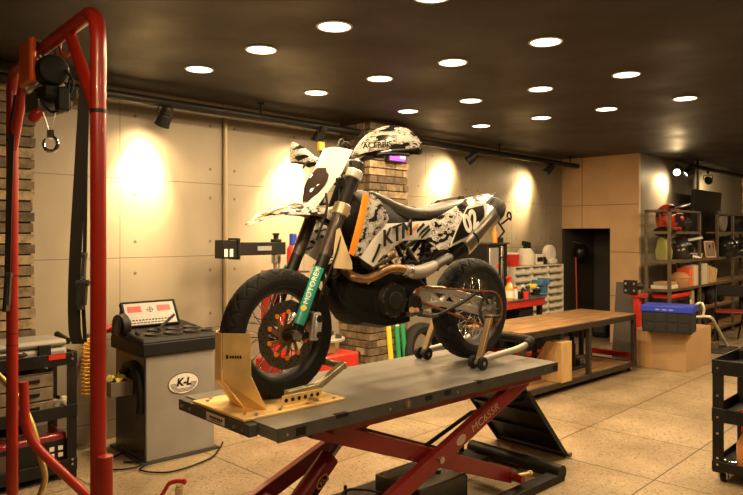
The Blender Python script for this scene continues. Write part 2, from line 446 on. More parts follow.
# brick pillars: courses of long thin rough bricks, each laid a little proud or back
def brick_mat(name, lo, hi):
    m = mat(name, hi, .85, bump=.5, bscale=45)
    nt = m.node_tree; b = nt.nodes['Principled BSDF']; N = nt.nodes.new; L = nt.links.new
    g = N('ShaderNodeNewGeometry'); r = N('ShaderNodeValToRGB')
    e = r.color_ramp.elements; e[0].color = (*lo, 1); e[1].color = (*hi, 1)
    q = e.new(.55); q.color = tuple(.5 * (x + y) * .8 for x, y in zip(lo, hi)) + (1,)
    L(g.outputs['Random Per Island'], r.inputs['Fac'])
    n1 = N('ShaderNodeTexNoise'); n1.inputs['Scale'].default_value = 18; n1.inputs['Detail'].default_value = 6; L(g.outputs['Position'], n1.inputs['Vector'])
    r2 = N('ShaderNodeValToRGB'); r2.color_ramp.elements[0].position = .32; r2.color_ramp.elements[0].color = (.45, .45, .45, 1); r2.color_ramp.elements[1].position = .62
    L(n1.outputs['Fac'], r2.inputs['Fac'])
    mx = N('ShaderNodeMix'); mx.data_type = 'RGBA'; mx.blend_type = 'MULTIPLY'; mx.inputs[0].default_value = 1
    L(r.outputs['Color'], mx.inputs[6]); L(r2.outputs['Color'], mx.inputs[7]); L(mx.outputs[2], b.inputs['Base Color'])
    return m
K['brick'] = brick_mat('rough_brick', (.11, .075, .045), (.42, .31, .18))
K['mortar'] = mat('dark_mortar', (.055, .045, .035), .9)
def brick_pillar(name, x0, x1, y0, y1, bl, course):
    core = MB().bx(x0 + .025, x1 - .025, y0 + .025, y1, 0, CEIL)
    struct(core.build(name + '_mortar', K['mortar']))
    b = MB(); z, k = .002, 0
    while z + course < CEIL:
        h = course * .84
        x = x0 - (0 if k % 2 else bl / 2)
        while x < x1:
            a, c = max(x, x0), min(x + bl - .012, x1)
            if c - a > .04:
                o = RND.uniform(0, .016); e0 = RND.uniform(0, .02) if a == x0 else 0; e1 = RND.uniform(0, .02) if c == x1 else 0
                b.bx(a + e0, c - e1, y0 + o, y0 + .07, z, z + h)
            x += bl
        for xs, sg in ((x0, 1), (x1, -1)):       # returns down the flanks
            y = y0 + .075 - (bl / 2 if k % 2 else 0)
            while y < y1:
                a, c = max(y, y0 + .075), min(y + bl - .012, y1)
                if c - a > .03:
                    o = RND.uniform(0, .016)
                    b.bx(*sorted((xs + sg * o, xs + sg * .06)), a, c, z, z + h)
                y += bl
        z += course; k += 1
    struct(b.build(name, K['brick']))
brick_pillar('pillar_brick', .75, 1.63, 4.62, WY, .44, .0695)
brick_pillar('pillar_masonry', 4.55, 5.13, 4.42, WY, .25, .072)
w = MB().bx(XE - .1, XE, 2.6, BY, 0, CEIL)
k, z, b = 0, .002, MB()
while z + .1 < CEIL:
    y = 2.6 - (.15 if k % 2 else 0)
    while y < BY:
        a, c = max(y, 2.6), min(y + .29, BY)
        if c - a > .03: b.bx(XE - .13 + RND.uniform(0, .02), XE - .09, a, c, z, z + .085)
        y += .3
    z += .1; k += 1
struct(w.build('pillar_end_mortar', K['mortar'])); struct(b.build('pillar_end', K['brick']))

# conduit down the wall, lighting pipe under the ceiling
cx_ = ay(224, 200, WY).x
tag(MB().cyl((cx_, WY - .02, 0), (cx_, WY - .02, 2.5), .02, n=14).build('conduit_pipe', mat('conduit', (.36, .29, .18), .4, .2)), 'beige conduit pipe running straight up the concrete wall', 'pipe')
rp = thing('lighting_rail', 'black pipe rail under the ceiling carrying the row of wall spotlights', 'rail', (1.2, 4.58, 2.50))
MB().cyl((0, 0, 0), (BX - 1.25, 0, 0), .034, n=16).build('pipe', K['black'], rp)
for i in range(5):
    MB().cyl((.4 + i * 1.8, 0, .03), (.4 + i * 1.8, 0, CEIL - 2.5), .008, n=8).cyl((.4 + i * 1.8, 0, CEIL - 2.51), (.4 + i * 1.8, 0, CEIL - 2.5), .03, n=12).build('hanger', K['black'], rp)
rp2 = thing('lighting_rail', 'short black pipe rail over the storage shelves near the television', 'rail', (10.3, 3.45, 2.52))
MB().cyl((0, 0, 0), (3.4, 0, 0), .03, n=16).build('pipe', K['black'], rp2)
for i in range(2):
    MB().cyl((.3 + i * 2.6, 0, .03), (.3 + i * 2.6, 0, CEIL - 2.52), .008, n=8).build('hanger', K['black'], rp2)

# ------------------------------------------------------------------ lamps
def lamp(name, kind, loc, energy, col, **kw):
    l = bpy.data.lights.new(name, kind); l.energy = energy; l.color = col
    for k_, v_ in kw.items(): setattr(l, k_, v_)
    o = bpy.data.objects.new(name, l); COL.objects.link(o); o.location = loc; return o
WARM = (1.0, .70, .37)
DOWN_W = 19.0
dl = None
cols_x = (2.41, 3.44, 4.53, 5.66); rows_y = (3.92, 3.24, 2.60, 1.94)
ordx = ('first', 'second', 'third', 'fourth'); ordy = ('nearest the concrete wall', 'second from the concrete wall', 'third from the concrete wall', 'farthest from the concrete wall')
def place_down(x, y, lab, group='recessed ceiling downlights', w=None):
    global dl
    if dl is None:
        dl = thing('downlight', lab, 'ceiling light', (x, y, CEIL), 0, group)
        MB().lathe([(.093, 0), (.098, -.004), (.094, -.009), (.084, -.008), (.083, 0)], 40).build('trim_ring', K['white'], dl)
        MB().lathe([(.083, -.001), (.083, -.005), (.0, -.0055)], 40).build('diffuser', K['lamp'], dl)
        o = dl
    else:
        o = copy_tree(dl, None, (x, y, CEIL), 0, lab)
    lamp('downlight_glow', 'AREA', (x, y, CEIL - .012), w or DOWN_W, WARM, shape='DISK', size=.15, spread=math.radians(180))
    return o
for i, x in enumerate(cols_x):
    for j, y in enumerate(rows_y):
        place_down(x, y, 'round recessed downlight, %s along from the red hoist, %s' % (ordx[i], ordy[j]))

def spotlight(name, pos, aim, lab, e, group, lit_face=False, blend=1.0, ang=68):
    """black track spot: clamp, stem, yoke, barrel with a glowing lens"""
    pos, aim = Vector(pos), Vector(aim)
    d = (aim - pos).normalized()
    t = thing(name, lab, 'spotlight', pos, 0, group)
    top = Vector((0, (4.58 if pos.y > 4 else 3.45) - pos.y, 2.5 - pos.z)) if pos.y > 3 else Vector((0, 0, CEIL - pos.z))
    MB().cyl(top + Vector((0, 0, -.045)), top + Vector((0, 0, .0)), .022, n=12).build('clamp', K['black'], t)
    MB().tube([top + Vector((0, 0, -.04)), top + Vector((0, 0, -.07)), Vector((0, 0, .075))], .007, 8).build('stem', K['black'], t)
    sx = d.cross(Vector((0, 0, 1))).normalized()
    MB().tube(fillet([sx * .062 , sx * .062 + Vector((0, 0, .075)), -sx * .062 + Vector((0, 0, .075)), -sx * .062], .02, 4), .006, 8).build('yoke', K['black'], t)
    q = Matrix.Translation((0, 0, 0)) @ d.to_track_quat('Z', 'Y').to_matrix().to_4x4()
    b = MB(); b.M = q
    b.lathe([(.0, -.085), (.035, -.083), (.042, -.07), (.042, -.045), (.046, -.04), (.046, -.02), (.05, -.015), (.054, .06), (.058, .062), (.058, .07), (.05, .07), (.046, .03), (0, .028)], 24)
    b.build('barrel', K['black'], t)
    b = MB(); b.M = q; b.lathe([(.046, .035), (.046, .04), (0, .043)], 24); b.build('lens', K['lamp'], t)
    l = lamp(name + '_beam', 'SPOT', pos + d * .085, e, (1.0, .70, .34), spot_size=math.radians(ang), spot_blend=blend, shadow_soft_size=.05)
    l.rotation_euler = (-d).to_track_quat('Z', 'Y').to_euler()
    l2 = lamp(name + '_spill', 'SPOT', pos + d * .086, e * .10, (1.0, .70, .34), spot_size=math.radians(135), spot_blend=1.0, shadow_soft_size=.04); l2.rotation_euler = l.rotation_euler
    return t
sp_px = [(165, 117, 140, 183), (320, 135, 287, 200), (472, 158, 443, 180), (549, 169, 523, 195)]
sp_lab = ['black spotlight on the ceiling rail, nearest the red hoist', 'black spotlight on the ceiling rail, behind the motorcycle headlight', 'black spotlight on the ceiling rail, above the motorcycle tail', 'black spotlight on the ceiling rail, last before the tan cladding']
for (a, b_, c, d), lab, e in zip(sp_px, sp_lab, (330, 360, 320, 300)):
    spotlight('track_spotlight', ay(a, b_, 4.58), ay(c, d, WY), lab, e, 'wall spotlights on the pipe rail')
spotlight('track_spotlight', (.30, 1.60, 2.38), (2.15, 2.45, 1.80), 'added black ceiling spotlight out of view, brightening the motorcycle headlight', 260, 'added spotlights of the near side', ang=44)  # extra fixture out of view, added to brighten the front of the bike
tg = ay(321, 146, 4.54)
tag(MB().box(tg, (.07, .03, .075)).build('hanging_tag', K['yellow'], bevel=.004), 'small yellow box tag hanging on the spotlight behind the headlight', 'tag')
# right-hand storage wall lamps (one turned so that its lens shows)
spotlight('track_spotlight', ay(708, 180, 3.45), ay(721, 199, BY), 'black spotlight turned to the grey wall beyond the television', 150, 'spotlights over the storage shelves')
spotlight('track_spotlight', ay(689, 172, 3.45), ay(663, 190, BY), 'black spotlight turned to the grey wall above the red helmet', 150, 'spotlights over the storage shelves')
c_ = ay(677, 172, 3.45); spotlight('track_spotlight', c_, c_ + Vector((-1, -.33, -.22)), 'black spotlight with a bright lens facing out into the workshop', 25, 'spotlights over the storage shelves')

# ------------------------------------------------------------------ lift table
LA = math.radians(-3.0)
LD, LN = Vector((math.cos(LA), math.sin(LA), 0)), Vector((-math.sin(LA), math.cos(LA), 0))
LO = Vector((1.641, 2.103, 0)); LL, LW, LH = 2.04, .75, .75
lift = thing('motorcycle_lift', 'red scissor lift with a grey steel table carrying the motorcycle', 'lift', LO, LA)
b = MB()
b.bx(0, LL, 0, LW, LH - .012, LH)
b.bx(0, LL, 0, .006, LH - .052, LH - .012); b.bx(0, LL, LW - .006, LW, LH - .052, LH - .012)
b.bx(LL - .006, LL, .006, LW - .006, LH - .052, LH - .012); b.bx(.0, .006, .006, LW - .006, LH - .052, LH - .012)
for u in (.4, 1.0, 1.6): b.bx(u, u + .04, .006, LW - .006, LH - .045, LH - .012)
b.build('table_top', K['table'], lift, bevel=.002)
b = MB().bx(.0, LL, -.004, 0, LH - .056, LH + .001); b.build('side_skirt', K['table_edge'], lift, bevel=.001)
b = MB()
for u0, u1, z0, z1 in ((.09, .14, -.045, -.012), (.30, .37, -.014, .002), (1.26, 1.30, -.014, .002), (1.0, 1.05, -.032, -.006), (.86, .91, -.034, -.01), (1.985, 2.03, -.042, -.016)):
    b.bx(u0, u1, -.0055, .02 if z1 > 0 else -.003, LH + z0, LH + z1)
islands(b, 'slot', K['ink'], lift)
b = MB().cyl((.74, -.004, LH - .028), (.74, -.0075, LH - .028), .022, n=24)
bd = b.build('badge', K['brown_steel'], lift)
lettering('S', .03, K['silver_print'], bd, basis((.74, -.008, LH - .028), (1, 0, 0), (0, 0, 1)))
b = MB()
for p in ((.045, LH - .03), (1.1, LH - .03), (1.9, LH - .028), (.62, LH - .03)):
    b.cyl((p[0], -.004, p[1]), (p[0], -.008, p[1]), .006, n=10)
islands(b, 'bolt', K['steel'], lift)
# red channel below the table
b = MB()
for w_ in (.1, LW - .1): b.bx(.35, 1.98, w_ - .03, w_ + .03, LH - .11, LH - .053)
b.bx(.35, .42, .13, LW - .13, LH - .11, LH - .053); b.bx(1.9, 1.96, .13, LW - .13, LH - .11, LH - .053)
b.build('under_frame', K['dark_red'], lift, bevel=.003)
def arm(a, c, w_, label=None):
    return MB().bar((a[0], w_, a[1]), (c[0], w_, c[1]), .045, .085, (0, 0, 1)).build('scissor_arm', K['dark_red'], lift, bevel=.004)
armA = arm((.28, .075), (1.85, .668), .10)
arm((.29, .665), (1.78, .09), .16)
arm((.06, .10), (1.62, .66), LW - .10)
arm((.29, .665), (1.78, .09), LW - .16)
d_ = Vector((1.57, 0, .593)).normalized()
lettering('MC655R', .062, K['silver_print'], armA, basis(Vector((1.44, .0765, .513)), d_, (-d_.z, 0, d_.x)), sx=1.15)
o_ = MB(); o_.M = basis(Vector((1.23, .0775, .434)), d_, (-d_.z, 0, d_.x))
pts = [(.04 * math.cos(t * PI / 12), .026 * math.sin(t * PI / 12)) for t in range(24)]
o_.prism(pts, -.0005, .0008); o_.build('emblem', K['silver_print'], armA)
# pivots, cross tubes, ram
b = MB()
b.cyl((1.06, .06, .37), (1.06, .20, .37), .018, n=16); b.cyl((1.0, LW - .20, .40), (1.0, LW - .06, .40), .018, n=16)
islands(b, 'pivot_pin', K['steel'], lift)
MB().cyl((.36, .12, .205), (.36, LW - .11, .205), .026, n=18).build('cross_tube', K['dark_red'], lift)
MB().cyl((1.77, .06, .09), (1.77, LW - .06, .09), .022, n=18).build('cross_tube', K['dark_red'], lift)
ram = MB().cyl((.28, .37, .15), (.60, .37, .435), .048, n=28).lathe([(.0, 0)], 4) if False else MB().cyl((.23, .37, .115), (.575, .37, .425), .05, n=28).build('hydraulic_ram', K['dark_red'], lift, bevel=.005)
MB().cyl((.565, .37, .416), (.82, .37, .635), .02, n=20).build('piston_rod', K['steel'], lift)
rd = Vector((.34, 0, .305)).normalized(); rn = Vector((-rd.z, 0, rd.x))
# label on the ram: dark plate wrapped on the near face, orange oval and letters
b = MB(); b.M = basis(Vector((.44, .37, .291)), rd, rn)
rows = [[(x, .0513 * math.sin(a), .0513 * math.cos(a)) for a in [-.75 + 1.5 * i / 8 for i in range(9)]] for x in (-.14, .1)]
lab_ = b.sheet(rows, .001).build('ram_label', K['ink'], ram)
lm = basis(Vector((.485, .3182, .336)), rd, rn)
b = MB(); b.M = lm
b.prism([(.042 * math.cos(t * PI / 12), .026 * math.sin(t * PI / 12)) for t in range(24)], 0, .0008)
b.build('emblem', mat('orange_print', (.75, .30, .08), .5), lab_)
b = MB(); b.M = basis(Vector((.485, .3172, .336)), rd, rn)
b.prism([(.033 * math.cos(t * PI / 12), .019 * math.sin(t * PI / 12)) for t in range(24)], 0, .0006); b.build('emblem', K['ink'], lab_)
lettering('KL', .034, bpy.data.materials['orange_print'], lab_, basis(Vector((.485, .3163, .336)), rd, rn))
m_ = MB(); m_.M = basis(Vector((.385, .3176, .247)), rd, rn)
for k_ in range(5): m_.bx(-.055 + k_ * .023, -.039 + k_ * .023, -.014, .014, 0, .0006)
m_.build('printed_marks', bpy.data.materials['orange_print'], lab_)
# floor frame with rollers
b = MB()
for w_ in (.06, LW - .06): b.bx(-.1, 2.16, w_ - .04, w_ + .04, 0, .05)
b.bx(-.1, .0, .1, LW - .1, 0, .05)
b.build('base_frame', K['black'], lift, bevel=.004)
MB().cyl((2.13, .02, .055), (2.13, LW - .02, .055), .045, n=24).build('base_tube', K['black'], lift)
b = MB()
for w_ in (.10, .16, LW - .10, LW - .16): b.cyl((1.80 if w_ in (.16, LW - .16) else -.02, w_ - .02, .085), (1.80 if w_ in (.16, LW - .16) else -.02, w_ + .02, .085), .034, n=18)
islands(b, 'roller', K['dark_steel'], lift)
MB().cyl((1.80, .115, .095), (1.91, .115, .08), .012, n=12).cyl((1.91, .115, .08), (1.93, .115, .078), .018, n=6).build('adjuster_bolt', K['gold'], lift)
MB().bx(1.99, 2.02, .70, .73, .05, .15).build('stop_post', K['black'], lift, bevel=.003)
# folded-down ramp hung from the far end
b = MB()
q0, q1 = Vector((2.10, .24, .52)), Vector((2.55, .24, .025))
rdv = (q1 - q0).normalized(); rnv = Vector((rdv.z, 0, -rdv.x))
b.M = basis(q0, rdv, (0, 1, 0))
Lr = (q1 - q0).length
b.bx(0, Lr, 0, .56, -.004, .004)
b.bx(0, Lr, -.006, .006, -.03, .004); b.bx(0, Lr, .554, .566, -.03, .004); b.bx(Lr - .012, Lr, 0, .56, -.03, .004)
for x in (.2, .42): b.bx(x, x + .03, 0, .56, -.022, -.004)
ramp = b.build('ramp', K['black'], lift, bevel=.002)
MB().cyl(q1 + Vector((-.0, -.03, .0)), q1 + Vector((0, .58, 0)), .018, n=14).build('ramp_foot', K['dark_steel'], ramp)
b = MB()
for w_ in (.27, .72): b.bar((1.99, w_, LH - .055), (2.1, w_, .51), .02, .03)
islands(b, 'ramp_hanger', K['black'], lift)
MB().tube([(1.2, .30, .36), (1.62, .32, .46), (2.18, .34, .44)], .012, 8).build('ramp_strut', K['black'], lift)
# hydraulic power pack and tray on the floor frame
b = MB().bx(1.02, 1.40, .18, .52, .05, .19); pk = b.build('power_pack', K['dark_steel'], lift, bevel=.006)
MB().bx(1.395, 1.42, .19, .51, .06, .17).build('vent_grille', K['black_matt'], pk)
MB().cyl((1.30, .30, .19), (1.30, .30, .205), .018, n=16).build('filler_cap', K['steel'], pk)
MB().bx(.45, 2.05, .52, .66, .004, .05).build('cable_tray', K['black'], lift)
MB().tube(smooth([(.75, .56, .05), (.85, .58, .12), (.93, .50, .13), (1.03, .45, .10)], 6), .008, 8).cyl((.86, .585, .1), (.86, .585, .15), .01, n=8).build('hose', K['dark_steel'], lift)
# end bar and gold wheel clamp
b = MB().bx(-.045, -.004, -.0 + .13, .735, LH - .055, LH - .004); eb = b.build('end_bar', K['table_edge'], lift, bevel=.003)
b = MB()
for w_ in (.17, .24, .62, .70): b.cyl((-.052, w_, LH - .03), (-.045, w_, LH - .03), .008, n=8)
islands(b, 'bolt', K['steel'], eb)
MB().bx(-.048, -.0455, .32, .47, LH - .046, LH - .012).build('label_plate', mat('label_plate', (.65, .55, .40), .5), eb)
b = MB(); ptx = basis((-.0485, .385, LH - .029), (0, -1, 0), (0, 0, 1))
m_ = MB(); m_.M = ptx
for k_ in range(7): m_.bx(-.055 + k_ * .016, -.043 + k_ * .016, -.003, .007, 0, .0006)
m_.bx(-.05, .04, -.010, -.007, 0, .0006); m_.build('printed_marks', K['ink'], eb)
wc = MB().bx(-.045, .50, .17, .60, LH, LH + .012).build('wheel_clamp', K['gold'], lift, bevel=.003)
def plate(m_, quad, th, nm='clamp_plate', bev=.002):
    P = [Vector(p) for p in quad]; n_ = (P[1] - P[0]).cross(P[2] - P[0]).normalized() * th
    A = [m_.v(p) for p in P]; B = [m_.v(p + n_) for p in P]; k_ = len(P)
    m_.f(A); m_.f(B[::-1])
    for i in range(k_): m_.f([A[i], A[(i + 1) % k_], B[(i + 1) % k_], B[i]])
# vee of two upright wings, waisted above the base, skirt flaring to the plate
for sg in (1, -1):
    c0 = .37
    Y = lambda y: c0 + sg * (y - c0)
    b = MB()
    up = [(-.04, Y(.345), LH + .345), (.04, Y(.25), LH + .345), (.04, Y(.25), LH + .165), (-.04, Y(.345), LH + .145)]
    lo = [(-.04, Y(.345), LH + .145), (.04, Y(.25), LH + .165), (.11, Y(.235), LH + .012), (.06, Y(.325), LH + .012)]
    plate(b, up, .005); plate(b, lo, .005)
    b.build('clamp_wing', K['gold'], wc)
b = MB(); plate(b, [(-.042, .345, LH + .345), (-.042, .395, LH + .345), (-.042, .395, LH + .145), (-.042, .345, LH + .145)], .005)
plate(b, [(-.042, .345, LH + .145), (-.042, .395, LH + .145), (.058, .415, LH + .012), (.058, .325, LH + .012)], .005)
b.build('clamp_front', K['gold'], wc)
m_ = MB(); m_.M = basis((-.012, .311, LH + .245), (.08, -.095, 0), (0, 0, 1)) @ Matrix.Translation((0, 0, .001))
m_.bx(-.028, -.018, -.008, .008, 0, .0006)
for k_ in range(5): m_.bx(-.012 + k_ * .011, -.004 + k_ * .011, -.006, .006, 0, .0006)
m_.build('printed_marks', K['ink'], wc)
b = MB()
for w_ in (.22, .555):
    b.M = Matrix.Translation((.18, w_, LH + .012))
    b.bx(0, .22, -.004, .004, 0, .05); b.bx(0, .22, -.02, .004, 0, .006)
hs = islands(b, 'slotted_rail', K['gold'], wc, bevel=.002)[0]
b = MB()
for w_ in (.22, .555):
    for i in range(6): b.cyl((.20 + i * .035, w_ - .006, LH + .04), (.20 + i * .035, w_ + .006, LH + .04), .009, n=12)
b.build('rail_hole', K['ink'], hs)
b = MB()
for w_ in (.245, .53): b.tube(fillet([(.24, w_, LH + .055), (.40, w_, LH + .06), (.56, w_, LH + .155)], .05, 5), .0, 4, flat=(.03, .035)) if False else b.bar((.22, w_, LH + .06), (.40, w_, LH + .068), .035, .03).bar((.395, w_, LH + .066), (.56, w_, LH + .15), .035, .03)
b.bar((.55, .23, LH + .142), (.55, .545, LH + .142), .03, .03)
b.build('cradle_bar', mat('dull_zinc', (.42, .36, .24), .42, .7, var=.15), wc, bevel=.004)
b = MB()
for p in ((.03, .19), (.15, .19), (.3, .19), (.45, .19), (.03, .57), (.45, .57), (.0, .23), (.0, .54)): b.cyl((p[0], p[1], LH + .012), (p[0], p[1], LH + .02), .009, n=6)
b.cyl((.33, .16, LH + .03), (.33, .24, LH + .03), .008, n=10); islands(b, 'bolt', K['steel'], wc)

# ------------------------------------------------------------------ motorcycle (x forward, y towards its left flank, z up; origin below the front axle)
BO = Vector((1.974, 2.484, LH)); BA = LA + PI
bike = thing('motorcycle', 'black and white supermoto motorcycle with number 02 standing on the lift', 'motorcycle', BO, BA)
BXd, BYd = Vector((math.cos(BA), math.sin(BA), 0)), Vector((-math.sin(BA), math.cos(BA), 0))
def bp(px, py, yb):
    """frame point on the bike's plane y = yb"""
    d = Vector(ray(px, py)); t = (BO.dot(BYd) + yb) / d.dot(BYd)
    p = d * t + Vector((0, 0, CH)) - BO
    return Vector((p.dot(BXd), yb, p.z))

FA, RA = Vector((.025, 0, .307)), Vector((-1.395, 0, .318))
def tyre(nm, c, wd, parent, R_=.302):
    prof = []
    for i in range(33):
        a = -1.42 + 2.84 * i / 32
        y = math.sin(a) * wd / 2; cr = math.cos(a)
        prof.append((R_ - .062 * (1 - max(cr, 0) ** .75) - (.0 if abs(a) < 1.1 else .012 * (abs(a) - 1.1)), y))
    prof = [(.216, -wd * .40)] + prof + [(.216, wd * .40)]
    per = 26
    def fn(a, r, h, j):
        if r < .25: return r
        v = abs(h) / (wd / 2)
        ph = a * per / (2 * PI) + v * 1.15 * (1 if h > 0 else 1) + (.5 if h > 0 else 0)
        g = abs((ph % 1) - .5)
        gr = 1 if (g < .10 and .10 < v < .86) else 0
        ph2 = a * per / (2 * PI) - v * .7 + (.25 if h > 0 else .75)
        if abs((ph2 % 1) - .5) < .07 and .45 < v < .95: gr = 1
        return r - .0055 * gr
    return MB().lathe(prof, 416, c, 'y', closed=True, fn=fn).build(nm, K['rubber'], parent, angle=60)
def wheel(c, wd, parent, spin_n=36):
    rm = MB().lathe([(.218, -wd * .42), (.226, -wd * .42), (.226, -wd * .37), (.205, -wd * .30), (.200, 0), (.205, wd * .30), (.226, wd * .37), (.226, wd * .42), (.218, wd * .42), (.208, wd * .36), (.190, .02), (.186, 0), (.190, -.02), (.208, -wd * .36)], 96, c, 'y', closed=True)
    rm.build('rim', K['rim'], parent)
    hb = MB().lathe([(.0, -.075), (.022, -.075), (.022, -.06), (.048, -.055), (.048, -.047), (.03, -.035), (.026, 0), (.03, .035), (.048, .047), (.048, .055), (.022, .06), (.022, .075), (.0, .075)], 32, c, 'y')
    hb.build('hub', K['dark_steel'], parent)
    s_ = MB()
    for i in range(spin_n):
        a = i * 2 * PI / spin_n; sd = 1 if i % 2 else -1; o = .55 if (i // 2) % 2 else -.55
        h = c + Vector((.045 * math.cos(a + o), sd * .05, .045 * math.sin(a + o)))
        e = c + Vector((.19 * math.cos(a), sd * .012, .19 * math.sin(a)))
        s_.cyl(h, e, .0024, n=6, caps=False)
    s_.build('spokes', K['chrome'], parent)
fw = tyre('front_wheel', FA, .118, bike); wheel(FA, .118, fw)
rw = tyre('rear_wheel', RA, .158, bike, .305); wheel(RA, .158, rw)
MB().cyl(FA + Vector((0, -.14, 0)), FA + Vector((0, .15, 0)), .014, n=16).cyl(FA + Vector((0, .14, 0)), FA + Vector((0, .156, 0)), .024, .019, n=16).build('front_axle', K['steel'], bike)
# brake disc: slotted ring on orange buttons, inner carrier
def ring(m_, c, r0, r1, y0, y1, n=72, wave=0.0):
    pr = []
    for i in range(n):
        a = i * 2 * PI / n; k_ = 1 + wave * math.sin(a * 12)
        pr.append((a, k_))
    q = []
    for (r, y, wv) in ((r0, y0, 0), (r1, y0, 1), (r1, y1, 1), (r0, y1, 0)):
        q.append([m_.v(c + Vector((r * (k_ if wv else 1) * math.cos(a), y, r * (k_ if wv else 1) * math.sin(a)))) for a, k_ in pr])
    for A, B in zip(q, q[1:] + q[:1]):
        for i in range(n): m_.f([A[i], A[(i + 1) % n], B[(i + 1) % n], B[i]])
b = MB(); ring(b, FA, .105, .158, .066, .071, 96, .012)
dsk = b.build('brake_disc', mat('brake_disc_steel', (.16, .14, .12), .35, .9), bike)
b = MB()
for i in range(54):
    a = i * 2 * PI / 54; r = .124 + .011 * (i % 3)
    b.cyl(FA + Vector((r * math.cos(a), .0705, r * math.sin(a))), FA + Vector((r * math.cos(a), .0716, r * math.sin(a))), .0042, n=8)
b.build('drill_hole', K['ink'], dsk)
b = MB(); ring(b, FA, .03, .05, .064, .070, 40)
for i in range(10):
    a = i * 2 * PI / 10
    b.bar(FA + Vector((.045 * math.cos(a), .067, .045 * math.sin(a))), FA + Vector((.106 * math.cos(a + .35), .067, .106 * math.sin(a + .35))), .006, .016, Vector((-math.sin(a), 0, math.cos(a))))
b.build('disc_carrier', K['copper'], dsk)
b = MB()
for i in range(10):
    a = i * 2 * PI / 10 + .35
    b.cyl(FA + Vector((.106 * math.cos(a), .063, .106 * math.sin(a))), FA + Vector((.106 * math.cos(a), .075, .106 * math.sin(a))), .011, n=14)
b.build('disc_button', K['orange'], dsk)
# fork (raked 25 degrees)
fd = Vector((-.40, 0, .86)).normalized()
def fk(z, y, off=0.0):
    """point on the fork leg at height z"""
    return Vector((.005 - .4677 * (z - .305), y, z)) + Vector((fd.z, 0, -fd.x)) * off
for sg in (1, -1):
    y = .108 * sg
    leg = MB().cyl(fk(.56, y), fk(1.12, y), .030, n=28).build('fork_tube', K['black'], bike)
    MB().cyl(fk(.665, y), fk(.88, y), .0315, n=28).build('carbon_wrap', K['carbon'], leg)
    b = MB(); b.lathe([(0, 0)], 3) if False else b.cyl(fk(1.12, y), fk(1.135, y), .026, .022, n=24); b.build('fork_cap', K['steel'], leg)
    low = MB().cyl(fk(.36, y), fk(.58, y), .023, n=24).build('fork_slider', K['dark_steel'], bike)
    b = MB(); b.bar(fk(.40, y), fk(.285, y), .04, .05, (1, 0, 0)); b.cyl(FA + Vector((0, y - .025 * sg, 0)), FA + Vector((0, y + .025 * sg, 0)), .028, n=24)
    b.build('axle_lug', K['black'], low, bevel=.006)
    # guard in front of and outside the slider, bottom cut at a slant
    rows = []
    for i in range(13):
        z = .350 + (.605 - .350) * i / 12; wdt = .05 if z > .39 else .03 + (z - .345) * .44
        rows.append([fk(z, y) + Vector((.036 * math.cos(a), .036 * math.sin(a) * sg, .016 * math.cos(a))) * (1.0 if True else 0) for a in [.15 + 1.25 * k_ / 8 for k_ in range(9)]])
    gd = MB().sheet(rows, .004, flip=sg < 0).build('fork_guard', K['teal'], bike)
    if sg > 0:
        mid = fk(.52, y); pn = Vector((.75, .66, .35)).normalized()
        pm = mid + Vector((.036 * math.cos(.78), .036 * math.sin(.78), .016 * math.cos(.78))) + pn * .004
        lettering('MOTOREX', .036, K['print_white'], gd, basis(pm, fd, pn.cross(fd)), sx=1.05)
        b = MB(); b.M = basis(fk(.415, y) + Vector((.036 * math.cos(.78), .036 * math.sin(.78), .016)) * 1.05, fd, pn.cross(fd))
        b.cyl((0, 0, 0), (0, 0, .003), .014, n=18); b.build('guard_badge', K['yellow'], gd)
# axle clamp caliper with pads, hoses
cal = MB(); cc = FA + Vector((-.135, .085, .03))
cal.box(cc, (.05, .06, .135), Matrix.Rotation(math.radians(-8), 3, 'Y')); cal.box(cc + Vector((.0, .035, .0)), (.038, .03, .11), Matrix.Rotation(math.radians(-8), 3, 'Y'))
cl_ = cal.build('brake_caliper', K['alu'], bike, bevel=.01)
b = MB()
for dz in (-.038, .038): b.cyl(cc + Vector((0, .05, dz)), cc + Vector((0, .058, dz)), .017, n=16)
islands(b, 'caliper_piston_cap', K['black'], cl_)
MB().bar(fk(.36, .1), cc + Vector((.01, 0, .05)), .015, .03).bar(fk(.30, .1), cc + Vector((.01, 0, -.04)), .015, .03).build('caliper_bracket', K['black'], bike)
MB().tube(smooth([cc + Vector((0, .02, .07)), fk(.52, .14, -.03), fk(.75, .15, -.02), fk(.95, .10, .04), fk(1.08, .05, .03)], 6), .005, 8).build('brake_hose', K['black_matt'], bike)
MB().tube(smooth([fk(.72, .07, .05), fk(.86, .09, .07), fk(.98, .04, .09), (-.40, .0, 1.0)], 6), .006, 8).build('cable', K['black_matt'], bike)
# clamps
for z, m_, h, nm in ((.885, K['alu'], .055, 'lower_clamp'), (1.06, K['alu'], .04, 'upper_clamp')):
    b = MB()
    for sg in (1, -1): b.cyl(fk(z - h / 2, .108 * sg), fk(z + h / 2, .108 * sg), .042, n=28)
    b.M = basis(fk(z, 0, -.02), (0, 1, 0), (1, 0, -.46)); b.bx(-.11, .11, -.035, .03, -h / 2, h / 2)
    b.build(nm, mat('clamp_metal', (.62, .52, .36), .35, .9) if nm[0] == 'l' else m_, bike, bevel=.004)
MB().cyl(fk(.83, 0, -.03), fk(1.09, 0, -.03), .028, n=20).build('steering_stem', K['black'], bike)
